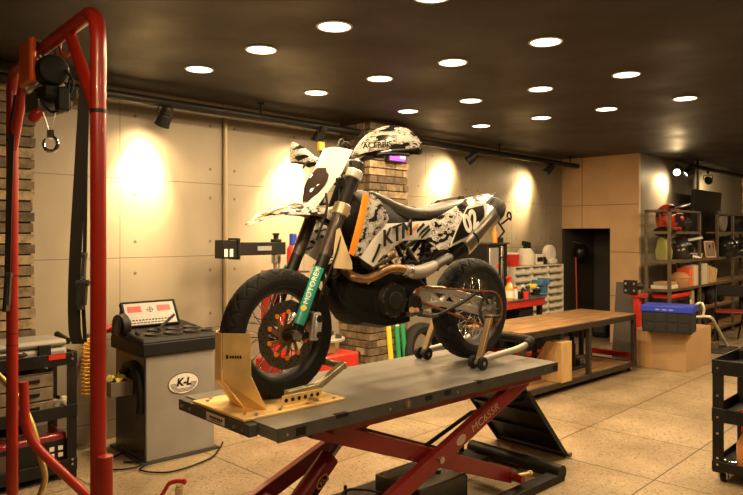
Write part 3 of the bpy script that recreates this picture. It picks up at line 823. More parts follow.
# handlebar
hb_ = fillet([(-.475, .40, 1.165), (-.43, .22, 1.165), (-.375, .09, 1.13), (-.365, .0, 1.125), (-.375, -.09, 1.13), (-.43, -.22, 1.165), (-.475, -.40, 1.165)], .06, 5)
MB().tube(hb_, .013, 14).build('handlebar', K['dark_steel'], bike)
b = MB()
for y in (.045, -.045): b.box((-.368, y, 1.11), (.045, .03, .07))
islands(b, 'bar_clamp', K['alu'], bike, bevel=.006)
for sg in (1, -1):
    g = MB().tube([(-.476, sg * .405, 1.165), (-.448, sg * .28, 1.165)], .018, 16).cyl((-.4765, sg * .405, 1.165), (-.482, sg * .43, 1.165), .02, n=14).build('hand_grip', K['rubber'], bike)
    MB().tube(smooth([(-.405, sg * .22, 1.155), (-.37, sg * .28, 1.15), (-.40, sg * .36, 1.145), (-.43, sg * .41, 1.14)], 5), .007, 8).build('control_lever', K['black'], bike)
    b = MB().box((-.425, sg * .205, 1.165), (.05, .035, .045)).box((-.40, sg * .17, 1.175), (.035, .03, .04))
    if sg > 0: b.cyl((-.39, .14, 1.16), (-.39, .14, 1.215), .022, n=16)
    else: b.box((-.385, -.15, 1.19), (.05, .06, .04))
    b.build('switch_pod', K['black_matt'] if sg < 0 else K['black'], bike, bevel=.006)
    # hand guard: alloy bow from bar end to inner clamp, deep white shell in front of it
    MB().tube(smooth([(-.482, sg * .425, 1.165), (-.44, sg * .445, 1.17), (-.36, sg * .42, 1.175), (-.31, sg * .31, 1.17), (-.345, sg * .19, 1.165)], 6), .009, 8).build('guard_bow', K['black'], bike)
    path = smooth([(-.455, sg * .455, 1.185), (-.385, sg * .447, 1.19), (-.325, sg * .39, 1.195), (-.29, sg * .29, 1.19), (-.29, sg * .19, 1.17), (-.31, sg * .135, 1.15)], 4)
    rows = []; n_ = len(path)
    for i, p in enumerate(path):
        t = i / (n_ - 1); pk_ = math.sin(PI * min(1, t * 1.02 + .08)) ** .8
        top = .010 + .066 * max(0, math.sin(PI * min(1, t ** .8 * .97 + .03))) ** 1.5; bot = -.006 - .030 * max(0, math.sin(PI * (t * .9 + .06)))
        out = Vector((.10, 0, 0))
        rows.append([p + Vector((-.04 * ((k_ / 6) ** 2) + .03 * (k_ / 6) , 0, bot + (top - bot) * k_ / 6)) for k_ in range(7)])
    hg = MB().sheet(rows, .005, flip=sg > 0).build('hand_guard', K['g_white'], bike)
    if sg > 0:
        n0 = Vector((.80, .60, 0)).normalized()
        lettering('ACERBIS', .036, K['ink'], hg, basis(Vector((-.298, .345, 1.178)), (-.045, -0.1, -.010) if False else Vector((-.62, .78, .0)) * -1 if False else Vector((-.45, .89, .02)), (.05, 0, 1)) @ Matrix.Translation((0, 0, .032)), sx=1.05, bold=.0006, depth=.003)
# headlight mask: curved shield with a dark lens
rows = []
for i in range(13):
    t = i / 12; z = .905 + .295 * t; x0 = -.125 - .165 * t
    hw = .042 + .072 * min(1, t * 1.7)
    rows.append([(x0 - .045 * abs(u / 6) ** 3, hw * u / 6, z - .02 * (u / 6) ** 2 * t) for u in range(-6, 7)])
mask = MB().sheet(rows, .005).build('headlight_mask', K['white'], bike)
rows = []
for i in range(9):
    t = i / 8; z = .925 + .165 * t; x0 = -.125 - .165 * ((z - .905) / .295) + .016
    hw = .020 + .056 * min(1, t * 1.8) - .03 * max(0, t - .7) / .3
    rows.append([(x0 + .018 * math.sin(PI * t) * (1 - (u / 4) ** 2) - .03 * (u / 4) ** 2, hw * u / 4, z) for u in range(-4, 5)])
MB().sheet(rows, .006).build('headlight_lens', K['glass'], mask)
b = MB()
for u0 in (.11, -.11): b.bar((-.235, u0, 1.02), (-.29, u0 * .98, 1.02), .012, .04)
islands(b, 'mask_strap', K['black_matt'], mask)
MB().tube(smooth([(-.30, .055, 1.19), (-.33, .06, 1.225), (-.38, .04, 1.21), (-.40, .02, 1.14)], 6), .006, 8).tube(smooth([(-.30, .03, 1.19), (-.36, .0, 1.25), (-.42, -.03, 1.20), (-.40, -.02, 1.13)], 6), .005, 8).build('cable_loop', K['black_matt'], mask)
MB().box((-.345, 0, 1.165), (.04, .10, .06)).build('dash_display', K['black_matt'], bike, bevel=.006)
# front fender (beak)
secs = []
for x, hw, zt, dr in ((.195, .012, .817, .006), (.16, .036, .845, .014), (.10, .052, .876, .020), (.02, .062, .900, .028), (-.07, .068, .914, .036), (-.15, .068, .916, .040), (-.22, .062, .905, .042), (-.27, .05, .885, .04)):
    secs.append([(x, hw * math.sin(a), zt - dr * 1.6 * (1 - math.cos(a))) for a in [-1.5 + 3.0 * k_ / 10 for k_ in range(11)]])
fen = MB().sheet(secs, .004).build('front_fender', K['g_fender'], bike)
b = MB()
b.tube(smooth([(.16, .03, .842), (.05, .052, .886), (-.06, .058, .902)], 5), .004, 6); b.build('fender_stripe', K['orange'], fen)
MB().box((-.24, 0, .862), (.08, .09, .03)).build('fender_mount', K['black'], fen)
# frame and tank core
b = MB()
core = []
for x, hw, zb, zt in ((-.33, .06, .74, .93), (-.40, .115, .66, .995), (-.50, .125, .64, 1.0), (-.62, .12, .68, .955), (-.74, .10, .72, .90), (-.84, .085, .74, .875)):
    core.append([(x, hw * math.cos(a) * (1 if abs(math.sin(a)) < .8 else .9), (zb + zt) / 2 + (zt - zb) / 2 * math.sin(a)) for a in [2 * PI * k_ / 16 for k_ in range(16)]])
tank = MB().loft(core).build('fuel_tank', K['black_matt'], bike)
b = MB()
for sg in (1, -1):
    for p in (((-.36, .03, .98), (-.60, .10, .80), (-.86, .10, .56), (-.90, .09, .40)), ((-.33, .03, .86), (-.42, .10, .62), (-.60, .115, .50)), ((-.60, .10, .80), (-.70, .11, .62), (-.60, .115, .50)),
              ((-.60, .10, .80), (-.47, .10, .70), (-.42, .10, .62)), ((-.80, .10, .62), (-.70, .11, .62)), ((-.72, .10, .70), (-1.05, .085, .86), (-1.4, .06, .93)), ((-.86, .10, .56), (-1.12, .085, .80))):
        b.tube([(x, y * sg, z) for x, y, z in p], .014, 10)
b.build('trellis_frame', K['black'], bike)
MB().cyl((-.36, 0, .84), (-.43, 0, 1.03), .035, n=20).build('head_tube', K['black'], bike)

def panel(pts, th=.006, mirror=False):
    """moulded side panel through (px, py, y) points, given thickness towards the machine's centre"""
    m_ = MB(); V = [bp(*p) for p in pts]
    if mirror: V = [Vector((p.x, -p.y, p.z)) for p in V]
    sg = -1 if mirror else 1
    c = sum(V, Vector()) / len(V); c.y += .012 * sg
    A = [m_.v(p) for p in V]; a = m_.v(c); B = [m_.v(p - Vector((0, th * sg, 0))) for p in V]; d2 = m_.v(c - Vector((0, th * sg, 0)))
    n = len(V)
    for i in range(n):
        j = (i + 1) % n
        m_.f([A[i], A[j], a]); m_.f([B[j], B[i], d2]); m_.f([A[i], A[j], B[j], B[i]])
    return m_
PAN = {
 'shroud_strip': [(364, 192.5, .215), (370, 196, .222), (366, 214, .222), (361, 234, .218), (354, 256, .205), (349.5, 253.5, .20), (355, 232, .21), (360.5, 210, .215)],
 'shroud': [(370, 193, .222), (377, 197, .21), (381.5, 202, .205), (386, 211, .195), (389, 218, .19), (387, 223, .19), (380, 231, .195), (372, 240, .20), (366, 248.5, .203), (361, 256, .204), (354.4, 256, .205), (361, 234, .218), (366, 214, .222)],
 'side_panel': [(359, 256.5, .203), (364, 250, .202), (370.5, 241.5, .20), (375, 236.5, .198), (387.5, 223.5, .19), (402, 223, .18), (417, 221.5, .165), (431, 220.5, .155), (432, 226, .155), (430, 236.7, .15), (425.5, 239.3, .15), (418, 238, .155), (410, 238, .16), (402, 242, .168), (394.4, 247, .175), (386, 255, .182), (378, 263.3, .19), (373.3, 266.7, .195), (366, 262, .20)],
 'tail_side': [(431, 220.5, .155), (440, 216, .15), (449, 211, .145), (461, 203.5, .135), (467, 206.5, .142), (461.4, 218, .15), (455, 233, .15), (450, 247, .148), (439, 250, .146), (430.5, 243, .148), (425.5, 239.3, .15), (430, 236.7, .15), (432, 226, .155)],
 'number_plate': [(467.5, 206.5, .145), (477, 204, .14), (486, 202, .135), (487.5, 209, .135), (487, 216, .135), (477, 228, .14), (467.5, 239, .145), (458, 243.5, .148), (449.5, 247.5, .15), (455, 233, .152), (461.4, 218, .15)],
 'tail_cowl': [(461, 203.5, .135), (466, 198.5, .11), (480, 195, .085), (496, 192.5, .06), (491, 197.5, .10), (486, 202, .132), (477, 204, .138), (467.5, 206.5, .142)],
}
PM = {'shroud_strip': K['orange'], 'shroud': K['g_dense'], 'side_panel': K['white'], 'tail_side': K['g_tail'], 'number_plate': K['white'], 'tail_cowl': K['g_tail']}
po = {}
for nm, pts in PAN.items():
    po[nm] = panel(pts).build(nm, PM[nm], bike, angle=50)
    panel(pts, mirror=True).build(nm, PM[nm], bike, angle=50)
# black field and digits of the number plate
inset = []
cp = Vector((469.5, 222))
for x, y, yb in PAN['number_plate']:
    q = cp + (Vector((x, y)) - cp) * .84; inset.append((q.x, q.y, yb + .006))
npf = panel(inset, .004).build('plate_field', K['gloss_black'], po['number_plate'])
pc = bp(471, 222, .166)
dxv = (bp(481, 211, .155) - bp(459, 232, .163)); dzv = Vector((-.10, 0, 1)).normalized()
lettering('02', .15, K['print_white'], po['number_plate'], basis(pc, Vector((-1, 0, .5)), Vector((.4, .0, 1))), sx=.86, bold=.005, depth=.002)
# big maker letters and ink splashes on the white panel
kp = bp(397, 234, .196)
lettering('KTM', .115, K['ink'], po['side_panel'], basis(kp, Vector((-1, -.10, .26)), Vector((.22, .0, 1))) , sx=1.05, shear=.25, depth=.004)
b = MB(); b.M = Matrix.Identity(4)
def stroke(m_, pts, w_):
    P = [bp(*p) for p in pts]; m_.tube(P, .001, 4, flat=(.006, w_))
b = MB()
stroke(b, [(372, 262, .197), (377, 252, .199), (380, 244, .20)], .012)
stroke(b, [(378, 262, .194), (392, 246, .184), (400, 240, .178)], .008)
b.build('ink_stripe', K['ink'], po['side_panel'])
b = MB(); stroke(b, [(404, 239, .174), (409, 232, .180), (418, 224, .172)], .010); b.build('orange_stripe', K['orange'], po['side_panel'])
b = MB()
for q in ([(413, 236, .165), (419, 229, .17), (424, 224, .165)], [(417, 237, .163), (423, 231, .165), (429, 226, .16)], [(421, 238, .16), (427, 232, .16), (430, 229, .158)]): stroke(b, q, .013)
b.build('ink_splash', K['ink'], po['side_panel'])
# seat
secs = []
SP = [(362, 189.5), (370, 191.5), (382, 198), (394, 204.5), (406, 207.5), (420, 207), (436, 204), (450, 200.5), (462, 197.5)]
for (px, py), hw, dp in zip(SP, (.05, .075, .095, .11, .12, .125, .125, .115, .09), (.03, .06, .085, .085, .08, .08, .075, .06, .04)):
    c = bp(px, py + .5, 0)
    secs.append([(c.x, hw * math.copysign(abs(math.cos(a)) ** .6, math.cos(a)), c.z - dp * .5 + dp * .5 * math.copysign(abs(math.sin(a)) ** .7, math.sin(a))) for a in [2 * PI * k_ / 20 for k_ in range(20)]])
st = MB().loft(secs).build('seat', K['seat'], bike, sub=1)
b = MB(); cA = bp(409, 207, 0)
b.tube([(cA.x - .03 * (1 - abs(u)) , .126 * u, cA.z + .001 - .05 * u * u) for u in [i / 6 for i in range(-6, 7)]], .003, 6); b.build('seat_seam', K['ink'], st)
# tail core, rear fender tip
sec = []
for x, hw, zb, zt in ((-.80, .08, .72, .86), (-1.0, .10, .76, .90), (-1.2, .10, .84, .955), (-1.4, .075, .93, .995), (-1.56, .045, .99, 1.02)):
    sec.append([(x, hw * math.cos(a), (zb + zt) / 2 + (zt - zb) / 2 * math.sin(a)) for a in [2 * PI * k_ / 14 for k_ in range(14)]])
MB().loft(sec).build('subframe_cover', K['black_matt'], bike)
# silencer
s0, s1 = bp(450, 258, .06), bp(493, 210, .06)
ex = (s1 - s0); L_ = ex.length
b = MB(); b.M = ex.to_track_quat('Z', 'Y').to_matrix().to_4x4(); b.M.translation = s0
b.lathe([(.024, -.04), (.028, 0), (.066, .10), (.070, .115)], 36)
sil_e = b.build('silencer_cone', K['black'], bike)
b = MB(); b.M = ex.to_track_quat('Z', 'Y').to_matrix().to_4x4(); b.M.translation = s0
b.lathe([(.066, .10), (.073, .11), (.073, L_ - .02), (.068, L_ - .015)], 40); b.build('silencer', mat('brushed_can', (.58, .55, .5), .3, 1.0, var=.1, vscale=8, stretch=(1, 1, .1)), bike)
b = MB(); b.M = ex.to_track_quat('Z', 'Y').to_matrix().to_4x4(); b.M.translation = s0
b.lathe([(.075, L_ - .045), (.076, L_ + .01), (.06, L_ + .055), (.045, L_ + .06), (.040, L_ + .02), (0, L_ + .015)], 36).lathe([(.0745, .19), (.0745, .205), (.0735, .205)], 36)
islands(b, 'silencer_cap', K['black'], bike)
# exhaust
hp = smooth([bp(341, 262, .03), bp(346, 271, .08), bp(354, 277, .12), bp(365, 279, .14), bp(376, 275.5, .155), bp(388, 269.5, .165), bp(398, 268.5, .17), bp(408, 270.5, .172)], 6)
MB().tube(hp, .023, 20).build('exhaust_header', K['copper'], bike)
h2 = smooth([bp(404, 270, .172), bp(413, 272.5, .175), bp(422, 271.5, .175), bp(429, 268.5, .17), bp(434, 265.5, .165)], 6)
n_ = len(h2)
MB().tube(h2, [.029 + .008 * math.sin(PI * i / (n_ - 1)) for i in range(n_)], 22).build('heat_shield', mat('shield_silver', (.30, .28, .255), .5, .4), bike)
MB().tube(smooth([h2[-1] + Vector((.01, 0, -.004)), bp(448, 258, .12), s0 + Vector((.02, .0, -.01)), s0 + ex.normalized() * .03], 6), .027, 18).build('exhaust_pipe', K['dark_steel'], bike)
b = MB(); tt = Vector(h2[3]); b.cyl(Vector(h2[2]), Vector(h2[4]), .034, n=20); b.build('pipe_clamp', K['steel'], bike)
# engine
eng = MB()
eng.prism([(0, 0)] * 0 or [(-.48, .36), (-.46, .47), (-.46, .56), (-.50, .60), (-.62, .58), (-.78, .56), (-.86, .50), (-.86, .38), (-.78, .33), (-.50, .31)], -.13, .13)
for v_ in eng.bm.verts: v_.co = Vector((v_.co.x, v_.co.z, v_.co.y))
eng.bx(-.47, -.34, -.06, .06, .36, .58)
eg = eng.build('engine', K['belly'], bike, bevel=.02)
b = MB(); b.cyl((-.58, .13, .43), (-.58, .165, .43), .095, .085, n=36).cyl((-.58, .165, .43), (-.58, .172, .43), .05, .045, n=24); b.cyl((-.74, .13, .40), (-.74, .16, .40), .06, .05, n=28); b.build('crankcase_cover', K['black'], eg, bevel=.006)
b = MB()
for i in range(8):
    a = i * 2 * PI / 8; b.cyl((-.58 + .083 * math.cos(a), .16, .43 + .083 * math.sin(a)), (-.58 + .083 * math.cos(a), .168, .43 + .083 * math.sin(a)), .006, n=8)
b.build('cover_bolt', K['dark_steel'], eg)
b = MB()
for i in range(7): b.box((-.45 + i * .0, 0, .60 + i * .016), (.17, .20, .006))
b.box((-.45, 0, .65), (.14, .17, .14), Matrix.Rotation(.15, 3, 'Y')); b.build('cylinder', K['black'], eg, bevel=.002)
MB().cyl(bp(384, 262, .11), bp(394, 255.5, .12), .014, n=14).cyl(bp(372, 268, .10), bp(393, 256, .12), .011, n=12).build('coolant_pipe', K['brown_steel'], eg)
b = MB(); b.cyl(bp(412, 310, .15), bp(412, 310, .185), .016, n=14).cyl(bp(417, 310, .15), bp(417, 310, .18), .013, n=12); b.build('drain_plug', mat('copper_plug', (.65, .38, .22), .35, .8), eg)
b = MB(); b.cyl(bp(368, 281.5, .12), bp(368, 281.5, .15), .013, n=12); b.build('header_bolt', bpy.data.materials['copper_plug'], eg)
# skid plate: bowl of three facets
sk = MB()
S = []
for x, z, hw in ((-.29, .50, .045), (-.28, .46, .055), (-.315, .40, .08), (-.41, .315, .115), (-.55, .285, .135), (-.74, .29, .12)):
    S.append([(x, -hw, z + .075), (x, -hw * .95, z + .015), (x + .0, -hw * .6, z), (x, hw * .6, z), (x, hw * .95, z + .015), (x, hw, z + .075)])
sk.sheet(S, .005)
skid = sk.build('skid_plate', K['belly'], bike, angle=25)
b = MB()
for sg in (1, -1):
    for q in ([(-.285, sg * .06, .53), (-.30, sg * .075, .46), (-.42, sg * .122, .385), (-.55, sg * .137, .355), (-.74, sg * .122, .36), (-.72, sg * .135, .42), (-.52, sg * .142, .47), (-.36, sg * .10, .55)],):
        A = [b.v(p) for p in q]; B = [b.v((p[0], p[1] - .006 * sg, p[2])) for p in q]; k_ = len(q)
        b.f(A); b.f(B[::-1])
        for i in range(k_): b.f([A[i], A[(i + 1) % k_], B[(i + 1) % k_], B[i]])
b.build('skid_wing', K['belly'], skid)
# radiator behind the fork
b = MB()
for sg in (1, -1): b.box((-.42, sg * .085, .73), (.035, .12, .24), Matrix.Rotation(.25, 3, 'Y'))
islands(b, 'radiator', K['dark_steel'], bike, bevel=.004)
# inner shroud panel by the fork: white, its cream tint is painted warm light
MB().sheet([[bp(337, 230, .15), bp(340, 228, .15)], [bp(335, 244, .15), bp(345, 243, .155)], [bp(333, 262, .15), bp(352, 262, .16)], [bp(334, 268, .15), bp(352.5, 269.5, .16)]], .005).build('shroud_inner', mat('warm_lit_white_plastic', (.72, .58, .36), .45), bike)
MB().cyl(bp(333, 271, .06), bp(333, 271, .10), .038, n=24).cyl(bp(333, 271, .10), bp(333, 271, .108), .024, n=20).bar(bp(333, 264, .08), bp(345, 256, .08), .008, .02).build('horn', K['black'], bike, bevel=.003)
MB().prism([(0, 0)] * 0 or [tuple(bp(362, 262, .18)[::2]), tuple(bp(373, 267, .18)[::2]), tuple(bp(375, 258, .18)[::2]), tuple(bp(366, 254, .18)[::2])], -.19, -.10).build('inner_fairing', K['black_matt'], bike) if False else None
# swingarm: cast ladder arms either side of the wheel
def swing(y):
    m_ = MB()
    top = [(-.80, .475), (-.98, .462), (-1.20, .415), (-1.43, .355)]; bot = [(-.80, .375), (-.98, .385), (-1.20, .345), (-1.43, .285)]
    for T_ in (top, bot):
        for p, q in zip(T_, T_[1:]): m_.bar((p[0], y, p[1]), (q[0], y, q[1]), .038, .036)
    xs = [-.80, -.88, -.98, -1.07, -1.16, -1.25, -1.33, -1.43]
    def ip(T_, x):
        for p, q in zip(T_, T_[1:]):
            if q[0] <= x <= p[0]: return p[1] + (q[1] - p[1]) * (x - p[0]) / (q[0] - p[0])
        return T_[-1][1]
    for i, (a, c) in enumerate(zip(xs, xs[1:])):
        za, zc = (ip(top, a), ip(bot, c)) if i % 2 else (ip(bot, a), ip(top, c))
        m_.bar((a, y, za), (c, y, zc), .028, .024)
    m_.box((-1.43, y, .32), (.09, .04, .075)); m_.cyl((-.80, y - .025, .425), (-.80, y + .025, .425), .06, n=24)
    return m_
sa = swing(.112).build('swingarm', K['alu'], bike, bevel=.004)
swing(-.125).build('swingarm', K['alu'], bike, bevel=.004)
MB().box((-.86, 0, .43), (.10, .24, .10)).build('swingarm_yoke', K['alu'], sa, bevel=.01)
MB().cyl(RA + Vector((0, -.16, 0)), RA + Vector((0, .16, 0)), .013, n=14).cyl(RA + Vector((0, .155, 0)), RA + Vector((0, .17, 0)), .022, n=6).build('rear_axle', K['steel'], bike)
b = MB(); ring(b, RA, .085, .105, .146, .152, 84, .02)
for i in range(6):
    a = i * PI / 3; b.bar(RA + Vector((.04 * math.cos(a), .149, .04 * math.sin(a))), RA + Vector((.09 * math.cos(a), .149, .09 * math.sin(a))), .006, .02, (0, 1, 0))
b.build('sprocket', K['dark_steel'], bike)
cc_ = Vector((-.80, .149, .445)); R1, R2 = .042, .110
cpts = []
for i in range(17): a = -PI / 2 - .06 + PI * i / 16; cpts.append(cc_ + Vector((R1 * math.cos(a), 0, R1 * math.sin(a))))
for i in range(1, 12): t = i / 12; p, q = cpts[16], RA + Vector((R2 * math.cos(PI / 2 + .1), .149, R2 * math.sin(PI / 2 + .1))); cpts.append(p.lerp(q, t))
for i in range(25): a = PI / 2 + .1 + (PI - .1) * i / 24; cpts.append(RA + Vector((R2 * math.cos(a), .149, R2 * math.sin(a))))
for i in range(1, 12): t = i / 12; cpts.append((RA + Vector((0, .149, -R2))).lerp(cpts[0], t))
MB().tube(cpts, .008, 4, closed=True, flat=(.011, .012)).build('chain', K['chain'], bike)
lk = MB(); tot = 0; seg = []
for p, q in zip(cpts, cpts[1:] + cpts[:1]):
    n_ = max(1, round((q - p).length / .016))
    for i in range(n_): seg.append(p.lerp(q, i / n_))
for p in seg: lk.cyl(p + Vector((0, -.011, 0)), p + Vector((0, .011, 0)), .0055, n=6)
lk.build('chain_roller', K['chain'], bike)
b = MB(); ring(b, RA, .065, .11, -.10, -.094, 60, .015); b.build('rear_brake_disc', K['dark_steel'], bike)
MB().tube(smooth([(-.84, .15, .335), (-.90, .175, .335), (-1.05, .185, .375), (-1.20, .185, .428)], 5), [.013, .012, .011] + [.010] * 13, 10).box((-1.215, .185, .432), (.05, .03, .018)).build('kickstand', K['black'], bike)
MB().box((-.80, .19, .34), (.07, .09, .018)).bar((-.80, .13, .36), (-.80, .17, .34), .03, .02).build('footpeg', K['dark_steel'], bike, bevel=.003)
MB().box((-.80, -.19, .34), (.07, .09, .018)).bar((-.80, -.13, .36), (-.80, -.17, .34), .03, .02).build('footpeg', K['dark_steel'], bike, bevel=.003)
MB().bar((-.83, .16, .345), (-.70, .17, .355), .012, .02).cyl((-.68, .15, .352), (-.68, .19, .352), .012, n=10).build('gear_lever', K['dark_steel'], bike)
MB().cyl((-.93, 0, .50), (-1.02, 0, .78), .03, n=18).build('shock_absorber', K['dark_steel'], bike)
sp = [(-.93 - .09 * t + .04 * math.cos(t * 14 * PI), .04 * math.sin(t * 14 * PI), .52 + .24 * t) for t in [i / 84 for i in range(85)]]
MB().tube(sp, .006, 6).build('shock_spring', K['dark_steel'], bike)
# plastic hugger between the swingarm pivot and tyre
MB().sheet([[(-1.02 - .03 * i, y, .56 + .045 * i - .004 * i * i) for y in (-.07, 0, .07)] for i in range(5)], .004).build('hugger', K['black_matt'], bike)
MB().tube(smooth([bp(413, 232, .10), bp(408, 244, .10), bp(402, 256, .11), bp(396, 262, .11)], 5), .008, 8).tube([bp(418, 262, .10), bp(408, 247, .11)], .007, 8).build('hose', K['steel'], bike)

# ------------------------------------------------------------------ paddock stand under the swingarm
ps = thing('paddock_stand', 'steel paddock stand on rollers holding up the motorcycle rear wheel', 'stand', BO + BXd * -1.3 + BYd * 0, BA)
def P(x, y, z): return (x + 1.3, y, z)
for sg, ss in ((1, 1), (-1, -1)):
    y = .21 * sg
    MB().bar(P(-1.21, y, .05), P(-1.33, y * .95, .30), .04, .022, (1, 0, 0)).build('upright', mat('stand_gold', (.38, .27, .15), .42, .7) if sg > 0 else bpy.data.materials['stand_gold'], ps, bevel=.003)
    MB().box(P(-1.36, y * .93, .285), (.10, .05, .015)).build('support_pad', K['rubber'], ps, bevel=.004)
    for dy in (-.032, .032):
        w_ = MB(); w_.cyl(P(-1.20, y + dy - .013, .038), P(-1.20, y + dy + .013, .038), .037, n=28); rl = w_.build('roller', K['black_matt'], ps, bevel=.004)
        MB().cyl(P(-1.20, y + dy - .015, .038), P(-1.20, y + dy + .015, .038), .012, n=12).build('roller_hub', K['steel'], rl)
u_ = fillet([P(-1.20, .21, .05), P(-1.60, .22, .075), P(-1.73, .22, .11), P(-1.73, -.22, .11), P(-1.60, -.22, .075), P(-1.20, -.21, .05)], .12, 7)
MB().tube(u_, .019, 16).build('frame', mat('dull_tube', (.42, .38, .33), .5, .35), ps)
MB().tube(fillet([P(-1.66, .22, .094), P(-1.73, .22, .11), P(-1.73, -.22, .11), P(-1.66, -.22, .094)], .11, 7), .027, 16).build('handle_grip', K['rubber'], ps)
# ------------------------------------------------------------------ red hoist gantry near the camera
P1, P2, GT = Vector((1.09, 2.47, 0)), Vector((1.21, 3.77, 0)), 2.365
ga = thing('hoist_gantry', 'tall red tubular gantry frame with bent corners standing over the tool cart', 'gantry', P1)
q = P2 - P1; bd_ = q.normalized(); Z = Vector((0, 0, 1))
MB().tube(fillet([Z * .03, Z * GT, q + Z * GT, q + Z * .03], .13, 8), .0285, 24).build('bent_tube', K['hoist_red'], ga)
b = MB(); b.cyl(Z * 1.97, Z * 1.985, .0295, n=24); b.cyl(q + Z * 2.0, q + Z * 2.015, .0295, n=24)
for z in (.94, 1.0, 1.3): b.cyl(q + Z * z, q + Z * (z + .004), .0292, n=24)
islands(b, 'joint_ring', K['ink'], ga)
MB().cyl(Z * 1.96, bd_ * .36 + Z * GT, .024, n=20).build('corner_brace', K['hoist_red'], ga)
MB().cyl(q + Z * 1.95, q - bd_ * .30 + Z * GT, .024, n=20).build('corner_brace', K['hoist_red'], ga)
fpt = az(76, 495, .15) - P1
f0 = apt(23.5, 382, 3.45) - P1; f1 = apt(25.5, 437, 3.45) - P1
f2 = fpt + (fpt - f1) * .62; f2.z = .03
MB().tube(fillet([f0, f1, f2], .12, 6), .0235, 20).build('leg', K['hoist_red'], ga)
s0_ = apt(105.5, 456, 2.46) - P1
MB().cyl(s0_, (s0_.x, s0_.y, .03), .026, n=22).cyl(s0_ + Z * -.045, s0_ + Z * -.04, .027, n=22).build('leg', K['hoist_red'], ga)
b = MB(); b.cyl((s0_.x, s0_.y, s0_.z - .10), (0, 0, s0_.z - .10), .012, n=10); 
b.build('leg_bracket', K['black'], ga)
b = MB()
for p in (Vector((0, 0, 0)), q): b.box(p + Z * .015 - Vector((.12, 0, 0)), (.7, .07, .03))
islands(b, 'foot', K['hoist_red'], ga, bevel=.004)
b = MB(); b.cyl(q + Vector((-.1, -.03, .78)), q + Vector((.06, -.04, .62)), .02, n=16)
cream = smooth([apt(-4, 373, 3.6) , apt(6, 383, 3.58), apt(20, 400, 3.56), apt(32, 425, 3.55), apt(40, 455, 3.54), apt(45, 478, 3.53), apt(38, 500, 3.5), apt(30, 515, 3.5)], 6)
hs_ = MB().tube(cream, .016, 12).build('bent_tube', mat('brass_tube', (.62, .45, .16), .35, .8)); tag(hs_, 'brass-coloured bent tube leaning beside the far gantry post in front of the cart', 'tube')
# electric hoist under the beam
hc = apt(55, 69, 2.95)
ho = thing('electric_hoist', 'electric hoist with black motor and orange housing hanging under the gantry beam', 'hoist', hc)
bdl = bd_; sdl = Vector((bdl.y, -bdl.x, 0))
b = MB(); b.M = basis((0, 0, 0), Z.cross(bdl), Z); 
b.M = bdl.to_track_quat('Z', 'Y').to_matrix().to_4x4()
b.lathe([(0, 0), (.045, 0), (.060, .006), (.068, .02), (.068, .085), (.06, .09), (.06, .10)], 40); b.build('motor', K['black_matt'], ho)
b = MB(); b.M = bdl.to_track_quat('Z', 'Y').to_matrix().to_4x4()
b.lathe([(0, .095), (.066, .095), (.066, .25), (0, .25)], 36)
for i in range(22):
    a = i * 2 * PI / 22; b.box((.07 * math.cos(a), .07 * math.sin(a), .17), (.028, .006, .14), Matrix.Rotation(a, 3, 'Z'))
b.build('motor_fins', K['alu'], ho)
b = MB(); b.bx(-.07, .07, -.075, .075, .0, .0); b = MB()
b.M = Matrix.Translation(Z * .02) @ Matrix.Rotation(math.atan2(bdl.y, bdl.x), 4, 'Z')
b.prism([(0, 0)] * 0 or [(.06, .058), (.26, .058), (.26, .088), (.06, .088)], -.075, .125); hsg = b.build('housing', K['orange'], ho, bevel=.012)
hsg.data.materials[0] = mat('hoist_orange', (.80, .12, .015), .35, coat=.3)
b = MB(); b.cyl(bdl * .20 + Z * -.10 - sdl * .0, bdl * .20 + Z * -.10 + sdl * .12, .05, n=28); b.box(bdl * .16 + Z * -.13, (.12, .16, .09)); b.build('gear_box', K['dark_steel'], ho, bevel=.008)
b = MB(); b.box(bdl * .06 + Z * -.10 + sdl * .02, (.14, .14, .05)); b.box(bdl * .0 + Z * -.13 + sdl * .03, (.05, .05, .10)); b.build('control_box', K['black_matt'], ho, bevel=.006)
b = MB()
for k_ in (.16, .30): b.bar(bdl * k_ + Z * .05 + sdl * .05, bdl * k_ + Z * .145 + sdl * .05, .03, .012, sdl); b.bar(bdl * k_ + Z * .05 - sdl * .05, bdl * k_ + Z * .145 - sdl * .05, .03, .012, sdl); b.bar(bdl * k_ + Z * .15 - sdl * .06, bdl * k_ + Z * .15 + sdl * .06, .03, .012)
islands(b, 'beam_clamp', K['dark_steel'], ho)
L_ = lambda px, py, t=2.98: apt(px, py, t) - hc
MB().tube(smooth([L_(66, 70), L_(73, 82), L_(70, 95), L_(62, 108), L_(52, 112), L_(44, 104), L_(40, 95)], 6), .006, 8).tube(smooth([L_(70, 78), L_(66, 95), L_(58, 108)], 6), .005, 8).build('cable', K['black_matt'], ho)
MB().tube(smooth([L_(22, 76, 3.2), L_(24, 88, 3.15), L_(30, 98, 3.1), L_(37, 106, 3.05), L_(40, 112, 3.0)], 6), .010, 8).build('cable', mat('grey_cable', (.3, .26, .2), .6), ho)
ca, cb = L_(31, 121), L_(41, 110); b = MB(); b.M = (cb - ca).to_track_quat('Z', 'Y').to_matrix().to_4x4(); b.M.translation = ca
ll = (cb - ca).length; b.lathe([(0, -.004), (.018, .002), (.024, .014), (.024, ll - .014), (.018, ll - .002), (0, ll)], 22); b.build('limit_weight', K['hoist_red'], ho)
MB().cyl(L_(57, 108), L_(50.5, 132), .0028, n=8).cyl(L_(43, 112), L_(49, 131), .0028, n=8).build('wire_rope', K['steel'], ho)
b = MB(); c_ = L_(50.5, 134)
